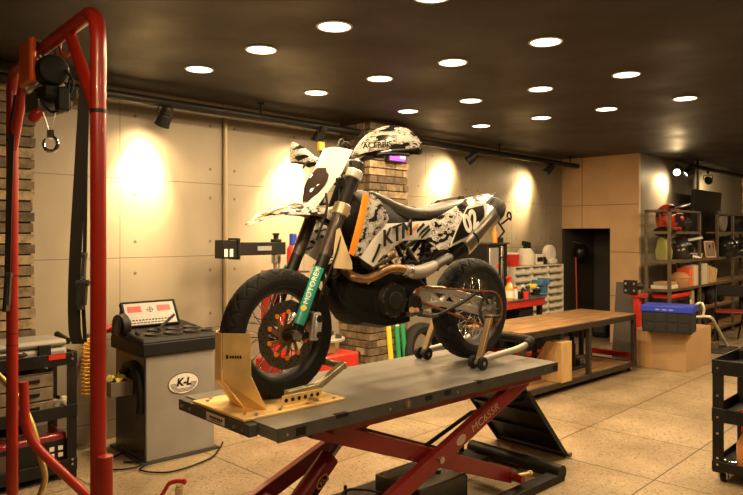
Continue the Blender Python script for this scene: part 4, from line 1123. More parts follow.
b.box(c_, (.022, .022, .035)); b.tube([c_ + Vector((.0 + .03 * math.cos(a) * .9, -.03 * math.cos(a) * .3, -.045 + .033 * math.sin(a))) for a in [PI * .5 - i * PI * 1.75 / 14 for i in range(15)]], [.009] * 10 + [.008, .007, .006, .005, .003], 10)
b.build('hook', K['chrome'], ho)
b = MB(); c_ = L_(65, 48); b.tube([c_ + Vector((.02 * math.cos(a), -.006 * math.cos(a), .034 * math.sin(a) )) for a in [i * 2 * PI / 20 for i in range(20)]], .007, 8, closed=True)
tag(b.build('shackle', K['hoist_red'], None, loc=hc), 'small red shackle ring looped on the gantry beam by the hoist', 'shackle')
# tie-down straps
def strap(label, path, wdt, buckle, t):
    s = thing('tie_down_strap', label, 'strap', path[0], 0, None)
    m_ = MB(); PP = [p - path[0] for p in smooth(path, 4)]; d = Vector((SY_, -CY_, 0))
    m_.sheet([[p - d * wdt / 2, p + d * wdt / 2] for p in PP], .004); m_.build('webbing', mat('strap_web', (.022, .018, .013), .85, bump=.3, bscale=300) if 'strap_web' not in bpy.data.materials else bpy.data.materials['strap_web'], s)
    bk = [p - path[0] for p in buckle]; d3 = (bk[1] - bk[0]).normalized()
    m_ = MB(); m_.bar(bk[0], bk[1], wdt * .75, .02, Vector((CY_, SY_, 0))); m_.cyl(bk[0] - d * wdt * .5, bk[0] + d * wdt * .5, .012, n=12); m_.bar(bk[0].lerp(bk[1], .3), bk[0].lerp(bk[1], 1.2), wdt * .3, .035, Vector((CY_, SY_, 0)))
    m_.build('ratchet_buckle', K['dark_steel'], s)
    return s
strap('wide black webbing strap hanging beside the near gantry post', [apt(x, y, t) for x, y, t in ((86, 78, 2.62), (83, 120, 2.6), (79.5, 180, 2.57), (76, 240, 2.55), (74, 290, 2.54), (74.5, 330, 2.53), (78, 344, 2.53))], .046, [apt(82.5, 283, 2.5), apt(81, 305, 2.5)], 2.5)
strap('narrow black strap with buckle hanging between the near post and wide strap', [apt(x, y, t) for x, y, t in ((87, 110, 2.54), (85.5, 170, 2.54), (85, 220, 2.54), (84, 270, 2.53), (83, 300, 2.53), (84, 325, 2.53), (85, 342, 2.53))], .014, [apt(84.5, 255, 2.51), apt(83.5, 275, 2.51)], 2.5)
strap('black strap hanging down the far gantry post in front of the bricks', [apt(x, y, t) for x, y, t in ((17, 95, 3.44), (12, 125, 3.42), (9.5, 180, 3.42), (8, 240, 3.42), (7, 280, 3.42), (5, 312, 3.42))], .03, [apt(9, 275, 3.40), apt(7.5, 305, 3.40)], 3.4)

# ------------------------------------------------------------------ black tool cart, case, control box
CX0, CX1, CF, CB = .82, 1.735, 4.24, 4.60
tcart = thing('tool_cart', 'black angle-iron tool cart holding a grey case against the brick pillar', 'cart', (CX0, CF, 0))
W_, D_ = CX1 - CX0, CB - CF
for x in (0, W_ - .06):
    for y in (0, D_ - .05):
        MB().bx(x, x + .06, y, y + .006, 0.0, .79).bx(x if x == 0 else x + .054, x + .006 if x == 0 else x + .06, y, y + .05, 0, .79).build('leg', K['black'], tcart, bevel=.002)
for z in (.74, .415, .08):
    MB().bx(0, W_, -.004, .004, z - .03, z + .045).bx(0, W_, D_ - .006, D_, z - .03, z + .045).bx(0, .006, 0, D_, z - .03, z + .045).bx(W_ - .006, W_ + .004, 0, D_, z - .03, z + .045).bx(0, W_, 0, D_, z - .006, z).build('tray', K['black'], tcart, bevel=.002)
b = MB(); b.bx(W_ - .17, W_ - .07, -.0065, -.004, .752, .782); rl_ = b.build('red_label', K['red_plastic'], tcart)
b = MB()
for z in (.775, .745, .12, .09): b.cyl((W_ - .03, -.004, z), (W_ - .03, -.011, z), .008, n=10)
islands(b, 'bolt', K['steel'], tcart)
case = thing('tool_case', 'grey plastic tool case lying on top of the black cart', 'case', (CX0 + .02, CF + .05, .74))
b = MB(); b.bx(0, .86, 0, .29, 0, .075); b.build('case_base', mat('case_grey', (.26, .24, .21), .5), case, bevel=.022)
MB().bx(0, .86, 0, .29, .078, .125).build('case_lid', bpy.data.materials['case_grey'], case, bevel=.022)
b = MB()
for x in (.68, .30): b.bx(x, x + .075, -.014, .0, .035, .10)
islands(b, 'latch', K['black_matt'], case, bevel=.004)
b = MB(); b.tube(fillet([(.40, -.005, .06), (.40, -.045, .06), (.60, -.045, .06), (.60, -.005, .06)], .02), .011, 8); b.build('handle', K['black_matt'], case)
tag(MB().cyl(apt(57, 334, 4.35), apt(68, 341, 4.25), .02, n=14).build('pipe_offcut', K['black_matt']), 'short black tube lying across the end of the grey case', 'tube')
tb = thing('drawer_unit', 'worn beige drawer unit on the middle tray of the black cart', 'drawer unit', (1.28, CF + .03, .415))
MB().bx(0, .33, .01, .26, 0, .26).build('body', K['brown_steel'], tb, bevel=.004)
for k_ in range(3):
    d1 = MB().bx(.01, .32, -.008, .01, .012 + k_ * .082, .085 + k_ * .082).build('drawer', mat('worn_beige', (.16, .125, .085), .6, var=.5, vscale=14) if k_ == 0 else bpy.data.materials['worn_beige'], tb, bevel=.003)
    MB().bx(.09, .24, -.016, -.008, .04 + k_ * .082, .06 + k_ * .082).build('pull', K['black'], d1)
b = MB()
for j in range(9): b.ball((.0 + RND.uniform(-.05, .05), RND.uniform(-.04, .04), .03 + RND.uniform(-.01, .02)), RND.uniform(.025, .04), 8, (1, 1, .8))
tag(b.build('plastic_bag', mat('bag_film', (.45, .40, .32), .3), None, loc=(1.675, CF + .12, .415)), 'crumpled pale plastic bag on the cart middle tray', 'bag')
cbx = thing('control_unit', 'red and black control unit with small coloured buttons on the cart bottom tray', 'control unit', (1.19, CF + .03, .08))
MB().bx(0, .50, 0, .27, .0, .21).build('housing', mat('unit_red', (.22, .015, .02), .25, coat=.5), cbx, bevel=.02)
fp = MB().bx(.0, .50, -.006, .0, .012, .17).build('face_plate', K['black_matt'], cbx, bevel=.004)
MB().bx(.10, .30, .08, .20, .21, .225).build('top_plate', K['steel'], cbx, bevel=.003)
MB().bx(.03, .20, -.009, -.006, .03, .14).build('display', mat('dark_display', (.08, .05, .05), .15), cbx)
bcol = [(.8, .5, .45), (.75, .7, .6), (.75, .7, .62), (.3, .65, .55), (.8, .55, .5), (.75, .68, .6)]
for k_ in range(6):
    MB().bx(.335 + .052 * (k_ % 3), .365 + .052 * (k_ % 3), -.011, -.006, .105 - .042 * (k_ // 3), .132 - .042 * (k_ // 3)).build('button', mat('button_%d' % k_, bcol[k_], .4), cbx, bevel=.002)
lettering('WELD', .022, K['panel'], fp, basis((.42, -.0065, .153), (1, 0, 0), (0, 0, 1))) if False else None
# coiled yellow air line on the wall
ah = thing('hanging_hose', 'coiled yellow air hose with a red nozzle hanging on the wall', 'hose', ay(92, 335, WY - .06))
zz = [(.085 * math.cos(i * .9), -.03 + .03 * math.sin(i * .9), -.02 - .0038 * i) for i in range(105)]
MB().tube(zz, .008, 6).build('coil', mat('hose_yellow', (.72, .36, .03), .4), ah)
MB().cyl((0, .058, .0), (0, -.03, .0), .012, n=10).cyl((0, -.03, 0), (0, -.035, .03), .012, n=10).build('wall_hook', K['steel'], ah)
MB().cyl((.04, -.03, .02), (.13, -.035, .04), .022, .03, n=14).ball((.14, -.035, .042), .035, 12).build('nozzle', K['hoist_red'], ah)

# ------------------------------------------------------------------ wheel balancer
BL, BR_ = az(146, 465, 0), math.radians(-4)
wb = thing('wheel_balancer', 'grey wheel balancing machine with red displays standing against the concrete wall', 'wheel balancer', BL, BR_)
b = MB(); b.bx(-.03, .53, -.02, .55, 0, .015); b.build('floor_plate', K['dark_steel'], wb)
cab = MB(); cab.bx(0, .50, 0, .52, .015, .73); cab = cab.build('cabinet', K['grey'], wb, bevel=.006)
tr = MB(); prof = [(-.03, -.02), (.53, -.02), (.53, .54), (-.03, .54)]
tr.prism(prof, .71, .80)
tr.loft([[(-.03, -.02, .80), (.53, -.02, .80), (.53, .54, .80), (-.03, .54, .80)], [(-.02, .01, .825), (.52, .01, .825), (.52, .54, .865), (-.02, .54, .865)]])
tray_ = tr.build('weight_tray', K['black_matt'], wb, bevel=.01)
for k_, (x, y, r) in enumerate(((.10, .11, .055), (.24, .10, .058), (.38, .10, .058), (.49, .10, .045), (.30, .22, .05), (.43, .22, .05), (.16, .23, .045))):
    z = .832 + y * .075
    b = MB(); b.lathe([(r, z - .03), (r + .004, z + .004), (r - .004, z + .006), (r - .008, z - .004), (r - .012, z - .02), (0, z - .02)], 28, (x, y, 0)); b.build('weight_cup', mat('cup_grey', (.05, .045, .04), .45) if k_ == 0 else bpy.data.materials['cup_grey'], tray_)
    if k_ in (1, 2, 5):
        m_ = MB()
        for j in range(5): m_.box((x + RND.uniform(-.02, .02), y + RND.uniform(-.02, .02), z - .010), (.02, .008, .012), Matrix.Rotation(RND.uniform(0, 3), 3, 'Z'))
        m_.build('wheel_weights', K['steel'], tray_)
pm = Matrix.Translation((.215, .365, .86)) @ Matrix.Rotation(math.radians(58), 4, 'X')
b = MB(); b.M = pm; b.bx(-.205, .205, -.0, .20, -.03, 0); b.bx(-.205, .205, .0, .012, -.0, .012); b.bx(-.205, .205, .188, .20, 0, .012); b.bx(-.205, -.19, 0, .2, 0, .012); b.bx(.19, .205, 0, .2, 0, .012)
con = b.build('display_console', K['black_matt'], wb, bevel=.006)
b = MB(); b.loft([[(.01, .37, .85), (.42, .37, .85), (.42, .53, .85), (.01, .53, .85)], [(.025, .465, 1.0), (.405, .465, 1.0), (.405, .50, 1.02), (.025, .50, 1.02)]]); b.build('console_back', K['black_matt'], wb, bevel=.01)
b = MB(); b.M = pm; b.bx(-.185, .185, .015, .185, .0, .004); pn = b.build('panel_face', K['panel'], con)
for x in (-.115, .105):
    b = MB(); b.M = pm; b.bx(x - .05, x + .05, .115, .16, .004, .006); wnd = b.build('digit_window', mat('digit_window', (.30, .012, .008), .35, emit=.06, ecol=(1, .03, .01)) if x < 0 else bpy.data.materials['digit_window'], pn)
b = MB(); b.M = pm
for k_ in range(14): b.bx(-.17 + k_ * .024, -.154 + k_ * .024, .045, .055, .004, .005)
for k_ in range(11): b.bx(-.17 + k_ * .026, -.15 + k_ * .026, .025, .033, .004, .005)
b.tube([(.0 + .02 * math.cos(a), .13 + .02 * math.sin(a), .0045) for a in [i * 2 * PI / 16 for i in range(16)]], .0015, 4, closed=True); b.bx(-.002, .002, .11, .15, .004, .0052); b.bx(-.03, .03, .128, .132, .004, .0052)
b.build('printed_marks', K['ink'], pn)
MB().cyl((-.055, .34, .885), (.005, .35, .89), .078, n=36).cyl((-.06, .34, .885), (-.055, .34, .885), .06, .07, n=36).build('shaft_flange', K['black'], wb, bevel=.008)
MB().cyl((.15, .14, .865), (.32, .26, .94), .010, n=12).build('pen', K['black_matt'], tray_)
b = MB(); b.cyl((-.0, .16, .845), (.02, .16, .845), .02, n=10); b.build('knob', K['black'], tray_)
# badge
bm_ = basis((.265, -.0025, .50), (1, 0, 0), (0, 0, 1))
def oval(a_, c_, n=40): return [(a_ * math.cos(i * 2 * PI / n), c_ * math.sin(i * 2 * PI / n)) for i in range(n)]
b = MB(); b.M = bm_; b.prism(oval(.112, .072), 0, .001); o1 = b.build('badge', K['ink'], cab)
b = MB(); b.M = bm_; b.prism(oval(.108, .068), .001, .0018); o2 = b.build('badge_field', K['print_white'], o1)
b = MB(); b.M = bm_
for k_ in range(7):
    y = -.056 + k_ * .009; hw = .108 * math.sqrt(max(0, 1 - (y / .068) ** 2)) * .9
    b.bx(-hw, -hw * .52, y, y + .0045, .0018, .0022); b.bx(hw * .52, hw, y, y + .0045, .0018, .0022)
    if y < -.03: b.bx(-hw * .52, hw * .52, y, y + .0045, .0018, .0022)
b.build('badge_stripes', K['ink'], o1)
lettering('K-L', .072, K['ink'], o1, bm_ @ Matrix.Translation((0, .008, .0026)), bold=.003, sx=1.0, shear=.15)
MB().bx(-.004, 0, .02, .50, .03, .70).build('flank_panel', mat('flank_black', (.03, .027, .023), .25), wb, bevel=.001)
# guard strap and bin on the flank
MB().tube(smooth([(-.012, .06, .33), (-.015, .05, .45), (-.018, .08, .56), (-.02, .16, .63), (-.02, .27, .62), (-.02, .34, .54), (-.02, .38, .42)], 6), .026, 10).build('flank_hose', K['rubber'], wb)
bn = MB(); bn.bx(-.16, -.005, .19, .39, .43, .436); bn.bx(-.16, -.154, .19, .39, .43, .53); bn.bx(-.16, -.005, .19, .196, .43, .53); bn.bx(-.16, -.005, .384, .39, .43, .53); bn.bx(-.011, -.005, .19, .39, .43, .53)
bn.build('side_bin', mat('bin_grey', (.20, .17, .13), .5), wb, bevel=.003)
pd_ = smooth([(.02, .0, .01), (-.08, -.10, .012), (.05, -.26, .012), (.35, -.20, .012), (.52, -.04, .012), (.60, .06, .012)], 8)
MB().tube(pd_, .006, 8).build('power_cord', K['black_matt'], wb)
MB().tube(smooth([(-.02, .3, .02), (-.16, .22, .012), (-.22, .05, .012), (-.10, -.03, .012), (-.02, .03, .012), (-.1, .12, .012)], 8), .006, 8).build('power_cord', K['black_matt'], wb)
mrot = Matrix.Rotation(BR_, 4, 'Z')
def inb(p): return BL + mrot @ Vector(p)
b = MB()
rows = [[(i * .022 - .065, j * .022 - .075, .035 + .022 * math.sin(i * 1.9 + j) * math.cos(j * 1.4) + .01 * (i % 2)) for j in range(8)] for i in range(7)]
b.sheet(rows, .006); tag(b.build('cleaning_rag', mat('yellow_rag', (.62, .50, .12), .85), None, loc=inb((-.083, .29, .50)), rotz=BR_), 'crumpled yellow rag stuffed in the balancer side bin', 'rag')

# can and red clamp on the floor
ck = az(184, 494, 0)
fc = thing('pipe_clamp', 'red cast pipe clamp standing on the floor before the lift', 'clamp', az(166, 499, 0))
fc.scale = (.62, .62, .8)
MB().tube(smooth([(-.05, .03, .012), (-.03, .02, .03), (-.005, .0, .07), (.02, -.02, .11), (.07, -.06, .125), (.11, -.10, .125)], 5), .017, 12).ball((.125, -.112, .122), .024, 12).build('red_arm', K['red'], fc)
MB().cyl((.085, -.09, .012), (.085, -.09, .085), .04, n=28).cyl((.085, -.09, .085), (.085, -.09, .10), .03, n=28).build('socket', mat('pale_brass', (.62, .5, .3), .35, .4), fc)
MB().cyl((-.06, .04, .006), (.13, -.13, .006), .006, n=8).build('base_rod', K['dark_steel'], fc)

# ------------------------------------------------------------------ tyre changer behind the motorcycle
TX, TY = 3.33, 4.12
tc_ = thing('tyre_changer', 'red tyre changing machine with black swing arm behind the front wheel', 'tyre changer', (TX, TY, 0))
MB().bx(0, .78, 0, .44, .0, .50).build('body', K['red'], tc_, bevel=.015)
MB().box((.80, .06, .46), (.06, .07, .06)).build('corner_bumper', K['rubber'], tc_, bevel=.01)
MB().bx(.04, .20, .28, .42, .50, 1.22).build('column', K['red'], tc_, bevel=.01)
a0 = ay(221, 249, 4.48) - Vector((TX, TY, 0)); a1 = ay(283, 249, 4.48) - Vector((TX, TY, 0)); zc = a0.z
MB().bx(a0.x + .13, a1.x, .32, .40, zc - .055, zc + .05).build('swing_arm', K['black'], tc_, bevel=.006)
hd_ = MB().bx(a0.x - .02, a0.x + .13, .30, .42, zc - .075, zc + .07).bx(a0.x + .11, a0.x + .135, .29, .43, zc - .085, zc + .085).build('arm_head', K['black'], tc_, bevel=.005)
b = MB(); b.bx(a0.x - .01, a0.x + .02, .297, .30, zc - .06, zc - .0); b.bx(a0.x + .04, a0.x + .07, .297, .30, zc - .06, zc - .0); islands(b, 'arm_sticker', K['print_white'], hd_)
sk_ = MB().bx(a0.x + .32, a0.x + .46, .317, .32, zc - .018, zc + .018).build('arm_plate', K['panel'], tc_)
xk = ay(277, 240, 4.48).x - TX
MB().cyl((xk - .01, .36, zc + .05), (xk - .01, .36, zc + .075), .045, n=20).cyl((xk - .01, .36, zc + .075), (xk - .01, .36, zc + .11), .022, n=16).cyl((xk - .01, .36, zc + .11), (xk - .01, .36, zc + .125), .032, n=8).build('lock_knob', K['black_matt'], tc_, bevel=.004)
MB().cyl((xk - .02, .36, .95), (xk - .02, .36, zc), .017, n=14).cyl((xk + .02, .36, 1.1), (xk + .02, .36, zc), .008, n=10).cyl((xk - .01, .36, zc - .13), (xk - .01, .36, zc - .05), .04, n=18).build('tool_post', K['steel'], tc_)
b = MB(); b.cyl((.19, .35, 1.19), (.26, .35, 1.19), .014, n=12); b.bx(.20, .44, .26, .44, 1.19, 1.205) ; b.build('bottle_shelf', K['dark_steel'], tc_)
b = MB(); b.cyl((.50, .20, .50), (.50, .20, .60), .07, n=28); b.box((.50, .12, .55), (.13, .10, .09)); b.build('drive_box', mat('zinc_brown', (.42, .27, .12), .4, .6), tc_, bevel=.006)
MB().cyl((.56, .20, .60), (.56, .20, .625), .175, n=48).build('turntable', mat('table_grey', (.42, .38, .32), .4, .4), tc_, bevel=.004)
b = MB()
for a in (.4, .4 + PI / 2, .4 + PI, .4 + 1.5 * PI):
    b.box((.56 + .13 * math.cos(a), .20 + .13 * math.sin(a), .645), (.05, .035, .04), Matrix.Rotation(a, 3, 'Z'))
islands(b, 'jaw', K['dark_steel'], tc_, bevel=.004)
b = MB()
for k_ in range(4): b.bx(.34 + k_ * .03, .348 + k_ * .03, .06, .07, .50, .76)
for z in (.55, .62, .69, .755): b.bx(.33, .45, .058, .072, z, z + .012)
b.build('wire_rack', mat('rack_grey', (.45, .42, .36), .4, .5), tc_)
tag(MB().box((TX + .56, TY + .20, .625 + .055), (.075, .06, .11)).build('carton', K['white'], bevel=.003), 'small white box standing on the tyre changer turntable', 'box')
bt = thing('spray_can', 'red lubricant can with a blue cap beside the tyre changer arm', 'can', (TX + .33, TY + .35, 1.205))
b = MB(); b.lathe([(0, 0), (.05, 0), (.053, .01), (.053, .19), (.04, .21), (.03, .22), (0, .22)], 28); b.build('can_body', K['red_plastic'], bt)
MB().lathe([(.032, .22), (.032, .31), (.024, .32), (0, .32)], 24).build('cap', K['blue'], bt)
# boards and a tyre leaning on the brick pillar
def lean(nm, px, wdt, h, y0, m_, lab, cat, grp=None):
    p = ay(px, 340, y0); b_ = MB(); b_.M = Matrix.Rotation(math.radians(-6), 4, 'X'); b_.bx(-wdt / 2, wdt / 2, 0, .02, 0.002, h)
    return tag(b_.build(nm, m_, None, loc=(p.x, y0, 0), bevel=.003), lab, cat, grp)
lean('marker_board', 394.5, .05, .70, 4.22, K['yellow'], 'narrow yellow strip board leaning on the masonry pillar', 'board')
lean('marker_board', 402.5, .045, .74, 4.22, K['green'], 'green strip board with a white top end beside the yellow one', 'board')
lean('marker_board', 408.5, .045, .74, 4.22, K['green'], 'plain green strip board farther from the yellow one', 'board')
p = ay(402, 330, 4.22); tb_ = bpy.data.objects['marker_board.001']
b = MB(); b.M = Matrix.Rotation(math.radians(-6), 4, 'X'); b.bx(-.0225, .0225, -.002, 0, .64, .735); b.build('white_end', K['print_white'], tb_)
ty_ = MB().lathe([(.21, -.05), (.26, -.065), (.30, -.05), (.315, 0), (.30, .05), (.26, .065), (.21, .05)], 64, (0, 0, 0), 'y', closed=True)
o = ty_.build('tyre', K['rubber'], None, loc=ay(428, 350, 4.22)); o.location = (ay(428, 350, 4.22).x, 4.26, .325); o.rotation_euler = (math.radians(-14), 0, 0)
tag(o, 'spare black tyre leaning on the masonry pillar by the green boards', 'tyre')
# lap display on the pillar
sc_ = thing('wall_display', 'small display with purple lit digits on the brick pillar face', 'display', ay(396, 155, 4.39))
MB().bx(-.13, .13, -.02, .03, -.075, .075).build('housing', K['black_matt'], sc_, bevel=.006)
MB().bx(-.115, .115, -.023, -.02, -.06, .06).build('screen', K['purple'], sc_)
b = MB()
for x in (.035, .055, .085, .10): b.bx(x, x + .01, -.025, -.023, -.035, .02)
b.bx(.03, .10, -.025, -.023, -.035, -.026); b.build('digits', K['pink'], sc_)

# ------------------------------------------------------------------ work bench with wood top
WB, WA = Vector((5.22, 3.165, 0)), math.radians(-3)
wbn = thing('work_bench', 'low steel work bench on casters with a worn wooden top', 'work bench', WB, WA)
WL, WD, WH = 2.17, .68, .63
b = MB()
for y in (0, WD - .03): b.bx(0, WL, y, y + .03, WH - .06, WH)
for x in (0, WL / 2 - .015, WL - .03): b.bx(x, x + .03, .03, WD - .03, WH - .06, WH - .012)
for y in (0, WD - .03): b.bx(0, WL, y, y + .03, .055, .105)
for x in (0, WL - .03): b.bx(x, x + .03, .03, WD - .03, .055, .105)
b.build('frame', mat('bench_frame', (.032, .025, .018), .5, .2, var=.25), wbn, bevel=.003)
for x0, x1 in ((.005, WL / 2 - .003), (WL / 2 + .003, WL - .005)): MB().bx(x0, x1, .004, WD - .004, WH - .012, WH + .008).build('top_board', K['wood'], wbn, bevel=.002)
MB().bx(.03, WL - .03, .03, WD - .03, .082, .10).build('shelf_board', K['wood'], wbn)
for x in (0, WL * .53, WL - .045):
    for y in (0, WD - .045): MB().bx(x, x + .045, y, y + .045, .055, WH - .06).build('leg', bpy.data.materials['bench_frame'], wbn, bevel=.003)
for x in (.06, WL - .06):
    for y in (.05, WD - .05):
        c_ = MB().cyl((x, y - .012, .028), (x, y + .012, .028), .028, n=24).build('caster', K['rubber'], wbn, bevel=.004)
        MB().bx(x - .015, x + .015, y - .020, y - .014, .02, .055).bx(x - .015, x + .015, y + .014, y + .020, .02, .055).bx(x - .03, x + .03, y - .03, y + .03, .05, .055).build('caster_fork', K['steel'], c_)
mw_ = Matrix.Translation(WB) @ Matrix.Rotation(WA, 4, 'Z')
def onb(x, y, z): return mw_ @ Vector((x, y, z))
bxw = MB(); bxw.prism([(0, 0), (.38, 0), (.38, .04), (.17, .385), (0, .385)], 0, .18)
for v_ in bxw.bm.verts: v_.co = Vector((v_.co.z, v_.co.x, v_.co.y))
tag(bxw.build('wooden_block', K['pale_wood'], None, loc=az(562, 383.5, .10), rotz=WA, bevel=.004), 'pale plywood box with one slanted side on the bench shelf', 'box')
# things below the bench
rt = thing('tub', 'red plastic tub with dark rim on the bench shelf', 'tub', onb(.24, .44, .10))
rt.scale = (1.45, 1.45, 1.35)
MB().lathe([(0, 0), (.11, 0), (.13, .20), (.135, .20), (.135, .215), (.122, .215), (.115, .01), (0, .01)], 32).build('body', K['red_plastic'], rt); 
jk = thing('bottle_jack', 'black bottle jack with wide base on the bench shelf', 'jack', onb(1.36, .32, .10))
MB().bx(-.22, .16, -.10, .10, 0, .03).build('base', K['black'], jk, bevel=.006)
MB().cyl((0, 0, .03), (0, 0, .26), .04, n=24).cyl((0, 0, .26), (0, 0, .38), .025, n=20).box((0, 0, .385), (.16, .09, .02)).build('ram', K['black'], jk, bevel=.004)
MB().cyl((-.05, 0, .05), (-.22, -.03, .16), .012, n=10).build('pump_handle', K['steel'], jk)
MB().box((.10, .0, .06), (.09, .14, .06)).box((-.14, .03, .06), (.06, .08, .06)).build('pump_block', K['dark_steel'], jk, bevel=.008)
g_ = thing('grinder', 'black hand grinder lying behind the mid bench leg', 'power tool', onb(1.02, .46, .10))
MB().cyl((-.14, 0, .05), (.10, 0, .05), .04, .045, n=20).cyl((.10, 0, .05), (.17, 0, .06), .05, n=20).build('body', K['black_matt'], g_, bevel=.006)
MB().cyl((.15, -.05, .05), (.15, .07, .05), .035, .04, n=20).build('gear_head', K['alu'], g_, bevel=.005)
MB().cyl((-.17, 0, .05), (-.14, 0, .05), .02, n=12).build('cord_boot', K['white'], g_)
fj = thing('floor_jack', 'red low trolley jack on the floor behind the bench', 'jack', onb(1.75, .95, 0))
b = MB(); b.bx(-.35, .40, -.10, -.08, .05, .14); b.bx(-.35, .40, .08, .10, .05, .14); b.bx(-.35, -.30, -.10, .10, .05, .12); b.build('frame', K['red'], fj, bevel=.006)
b = MB()
for x in (-.3, .34):
    for y in (-.11, .11): b.cyl((x, y - .02, .05), (x, y + .02, .05), .05, n=20)
islands(b, 'wheel', K['dark_steel'], fj)
MB().cyl((.38, 0, .12), (.75, 0, .55), .014, n=12).build('handle', K['black'], fj)
MB().bar((-.25, 0, .12), (.1, 0, .17), .06, .04).cyl((-.25, 0, .13), (-.25, 0, .17), .05, n=20).build('lift_arm', K['red'], fj)

# ------------------------------------------------------------------ red work trolley with bottles, drill and vise
RX, RY, RZ = 6.20, 4.0, .775
rt_ = thing('work_trolley', 'red topped narrow work trolley standing behind the wooden bench', 'trolley', (RX, RY, 0))
MB().bx(0, .88, 0, .34, RZ - .085, RZ - .005).build('drawer_box', K['red'], rt_, bevel=.006)
MB().bx(-.01, .89, -.01, .35, RZ - .005, RZ + .005).build('top_plate', K['dark_steel'], rt_, bevel=.002)
for x in (.02, .80):
    for y in (.02, .27): MB().bx(x, x + .05, y, y + .05, 0, RZ - .085).build('leg', K['black'], rt_)
MB().bx(.40, .70, .05, .30, .35, RZ - .085).build('motor_box', K['black_matt'], rt_, bevel=.008)
def ont(px, y): 
    p = ay(px, 295, RY + y); return Vector((p.x, RY + y, RZ + .005))
sb = thing('spray_bottle', 'trigger spray bottle of orange fluid with red head on the red trolley', 'bottle', ont(509.5, .08))
MB().lathe([(0, 0), (.045, 0), (.05, .01), (.05, .10), (.045, .15), (.02, .19), (.016, .21), (0, .21)], 28).build('body', mat('orange_fluid', (.75, .28, .08), .15, coat=.5), sb)
MB().cyl((0, 0, .205), (0, 0, .24), .02, n=18).box((-.015, 0, .255), (.075, .028, .03)).bar((-.045, 0, .245), (-.03, 0, .20), .012, .012).build('trigger_head', K['red_plastic'], sb, bevel=.004)
MB().lathe([(.0505, .03), (.0512, .03), (.0512, .11), (.0505, .11)], 28, closed=True).build('paper_label', K['offwhite'], sb)
for px, h, r, c1, c2, lab in ((515.5, .14, .026, K['offwhite'], K['red_plastic'], 'small white bottle with red cap next to the spray bottle'), (519, .10, .028, K['black_matt'], K['gold'], 'small black tin with a brass lid on the red trolley'), (523, .15, .022, K['black_matt'], K['white'], 'slim black bottle with white cap on the red trolley'), (528, .10, .03, K['dark_steel'], K['blue'], 'dark steel jar with blue cap on the red trolley')):
    bo = thing('bottle', lab, 'bottle', ont(px, .12))
    MB().lathe([(0, 0), (r, 0), (r, h * .65), (r * .5, h * .8), (r * .5, h * .85), (0, h * .85)], 20).build('body', c1, bo); MB().lathe([(r * .6, h * .85), (r * .6, h), (0, h)], 18).build('cap', c2, bo)
tag(MB().lathe([(0, 0), (.03, 0), (.03, .08), (0, .08)], 20).build('tin', K['red_plastic'], None, loc=ont(526, .05)), 'little red tin at the front edge of the red trolley', 'tin')
dr = thing('drill', 'yellow cordless drill lying on the red trolley', 'drill', ont(533, .18))
MB().cyl((-.10, 0, .11), (.06, 0, .11), .035, n=20).build('motor_body', K['yellow'], dr, bevel=.006)
MB().bar((.03, 0, .10), (.05, 0, .03), .035, .05, (1, 0, 0)).box((.05, 0, .022), (.10, .07, .04)).build('grip', K['black_matt'], dr, bevel=.006)
MB().cyl((-.15, 0, .11), (-.10, 0, .11), .016, .026, n=16).build('chuck', K['dark_steel'], dr)
vz = thing('bench_vise', 'blue cast bench vise bolted on the red trolley end', 'vise', ont(541.5, .17))
MB().cyl((0, 0, 0), (0, 0, .03), .07, n=28).box((.02, 0, .08), (.12, .09, .11)).build('body', K['vise_blue'], vz, bevel=.012)
MB().box((.055, 0, .165), (.05, .15, .075)).build('fixed_jaw', K['vise_blue'], vz, bevel=.008)
MB().box((-.085, 0, .155), (.05, .15, .065)).box((-.08, 0, .10), (.16, .05, .06)).build('moving_jaw', K['vise_blue'], vz, bevel=.008)
MB().cyl((-.20, 0, .10), (-.10, 0, .10), .013, n=12).cyl((-.195, -.09, .10), (-.195, .09, .10), .007, n=8).build('screw', K['steel'], vz)

# black and silver machine tower behind the rear wheel
mt = thing('machine_tower', 'tall black machine tower with a silver front panel behind the rear tyre', 'machine', (6.43, 4.36, 0))
MB().bx(0, .40, 0, .36, 0, 1.40).build('cabinet', K['black'], mt, bevel=.006)
MB().bx(.02, .20, -.012, 0, .75, 1.36).build('front_panel', mat('panel_metal', (.6, .56, .5), .3, .6), mt, bevel=.004)
MB().bx(.24, .28, -.03, 0, .60, 1.38).build('slide_rail', K['steel'], mt, bevel=.004)
MB().cyl((.17, -.012, 1.15), (.17, -.02, 1.15), .02, n=16).build('red_button', K['screen_red'], mt)
MB().bx(-.01, .41, -.03, .37, 1.40, 1.42).build('top_plate', K['dark_steel'], mt)
ob = thing('oil_bottle', 'small orange bottle standing on the black machine tower', 'bottle', (6.66, 4.42, 1.42))
MB().lathe([(0, 0), (.03, 0), (.03, .12), (.012, .15), (.012, .16), (0, .16)], 20).build('body', K['orange'], ob); MB().lathe([(.014, .16), (.010, .20), (0, .21)], 14).build('cap', K['orange'], ob)
cl = thing('clamp_lamp', 'black jointed clamp arm on top of the machine tower', 'clamp arm', (6.76, 4.42, 1.42))
MB().box((0, 0, .03), (.06, .07, .06)).build('base', K['black_matt'], cl, bevel=.005)
MB().cyl((0, 0, .06), (.10, 0, .13), .012, n=10).cyl((.10, 0, .13), (-.06, 0, .27), .012, n=10).cyl((-.0, -.03, .22), (.16, -.03, .29), .012, n=10).build('arm', K['black_matt'], cl)
MB().tube([(.16 + .04 * math.cos(a), -.03, .31 + .05 * math.sin(a)) for a in [-1 + i * 4.4 / 14 for i in range(15)]], .012, 8).build('claw', K['black_matt'], cl)

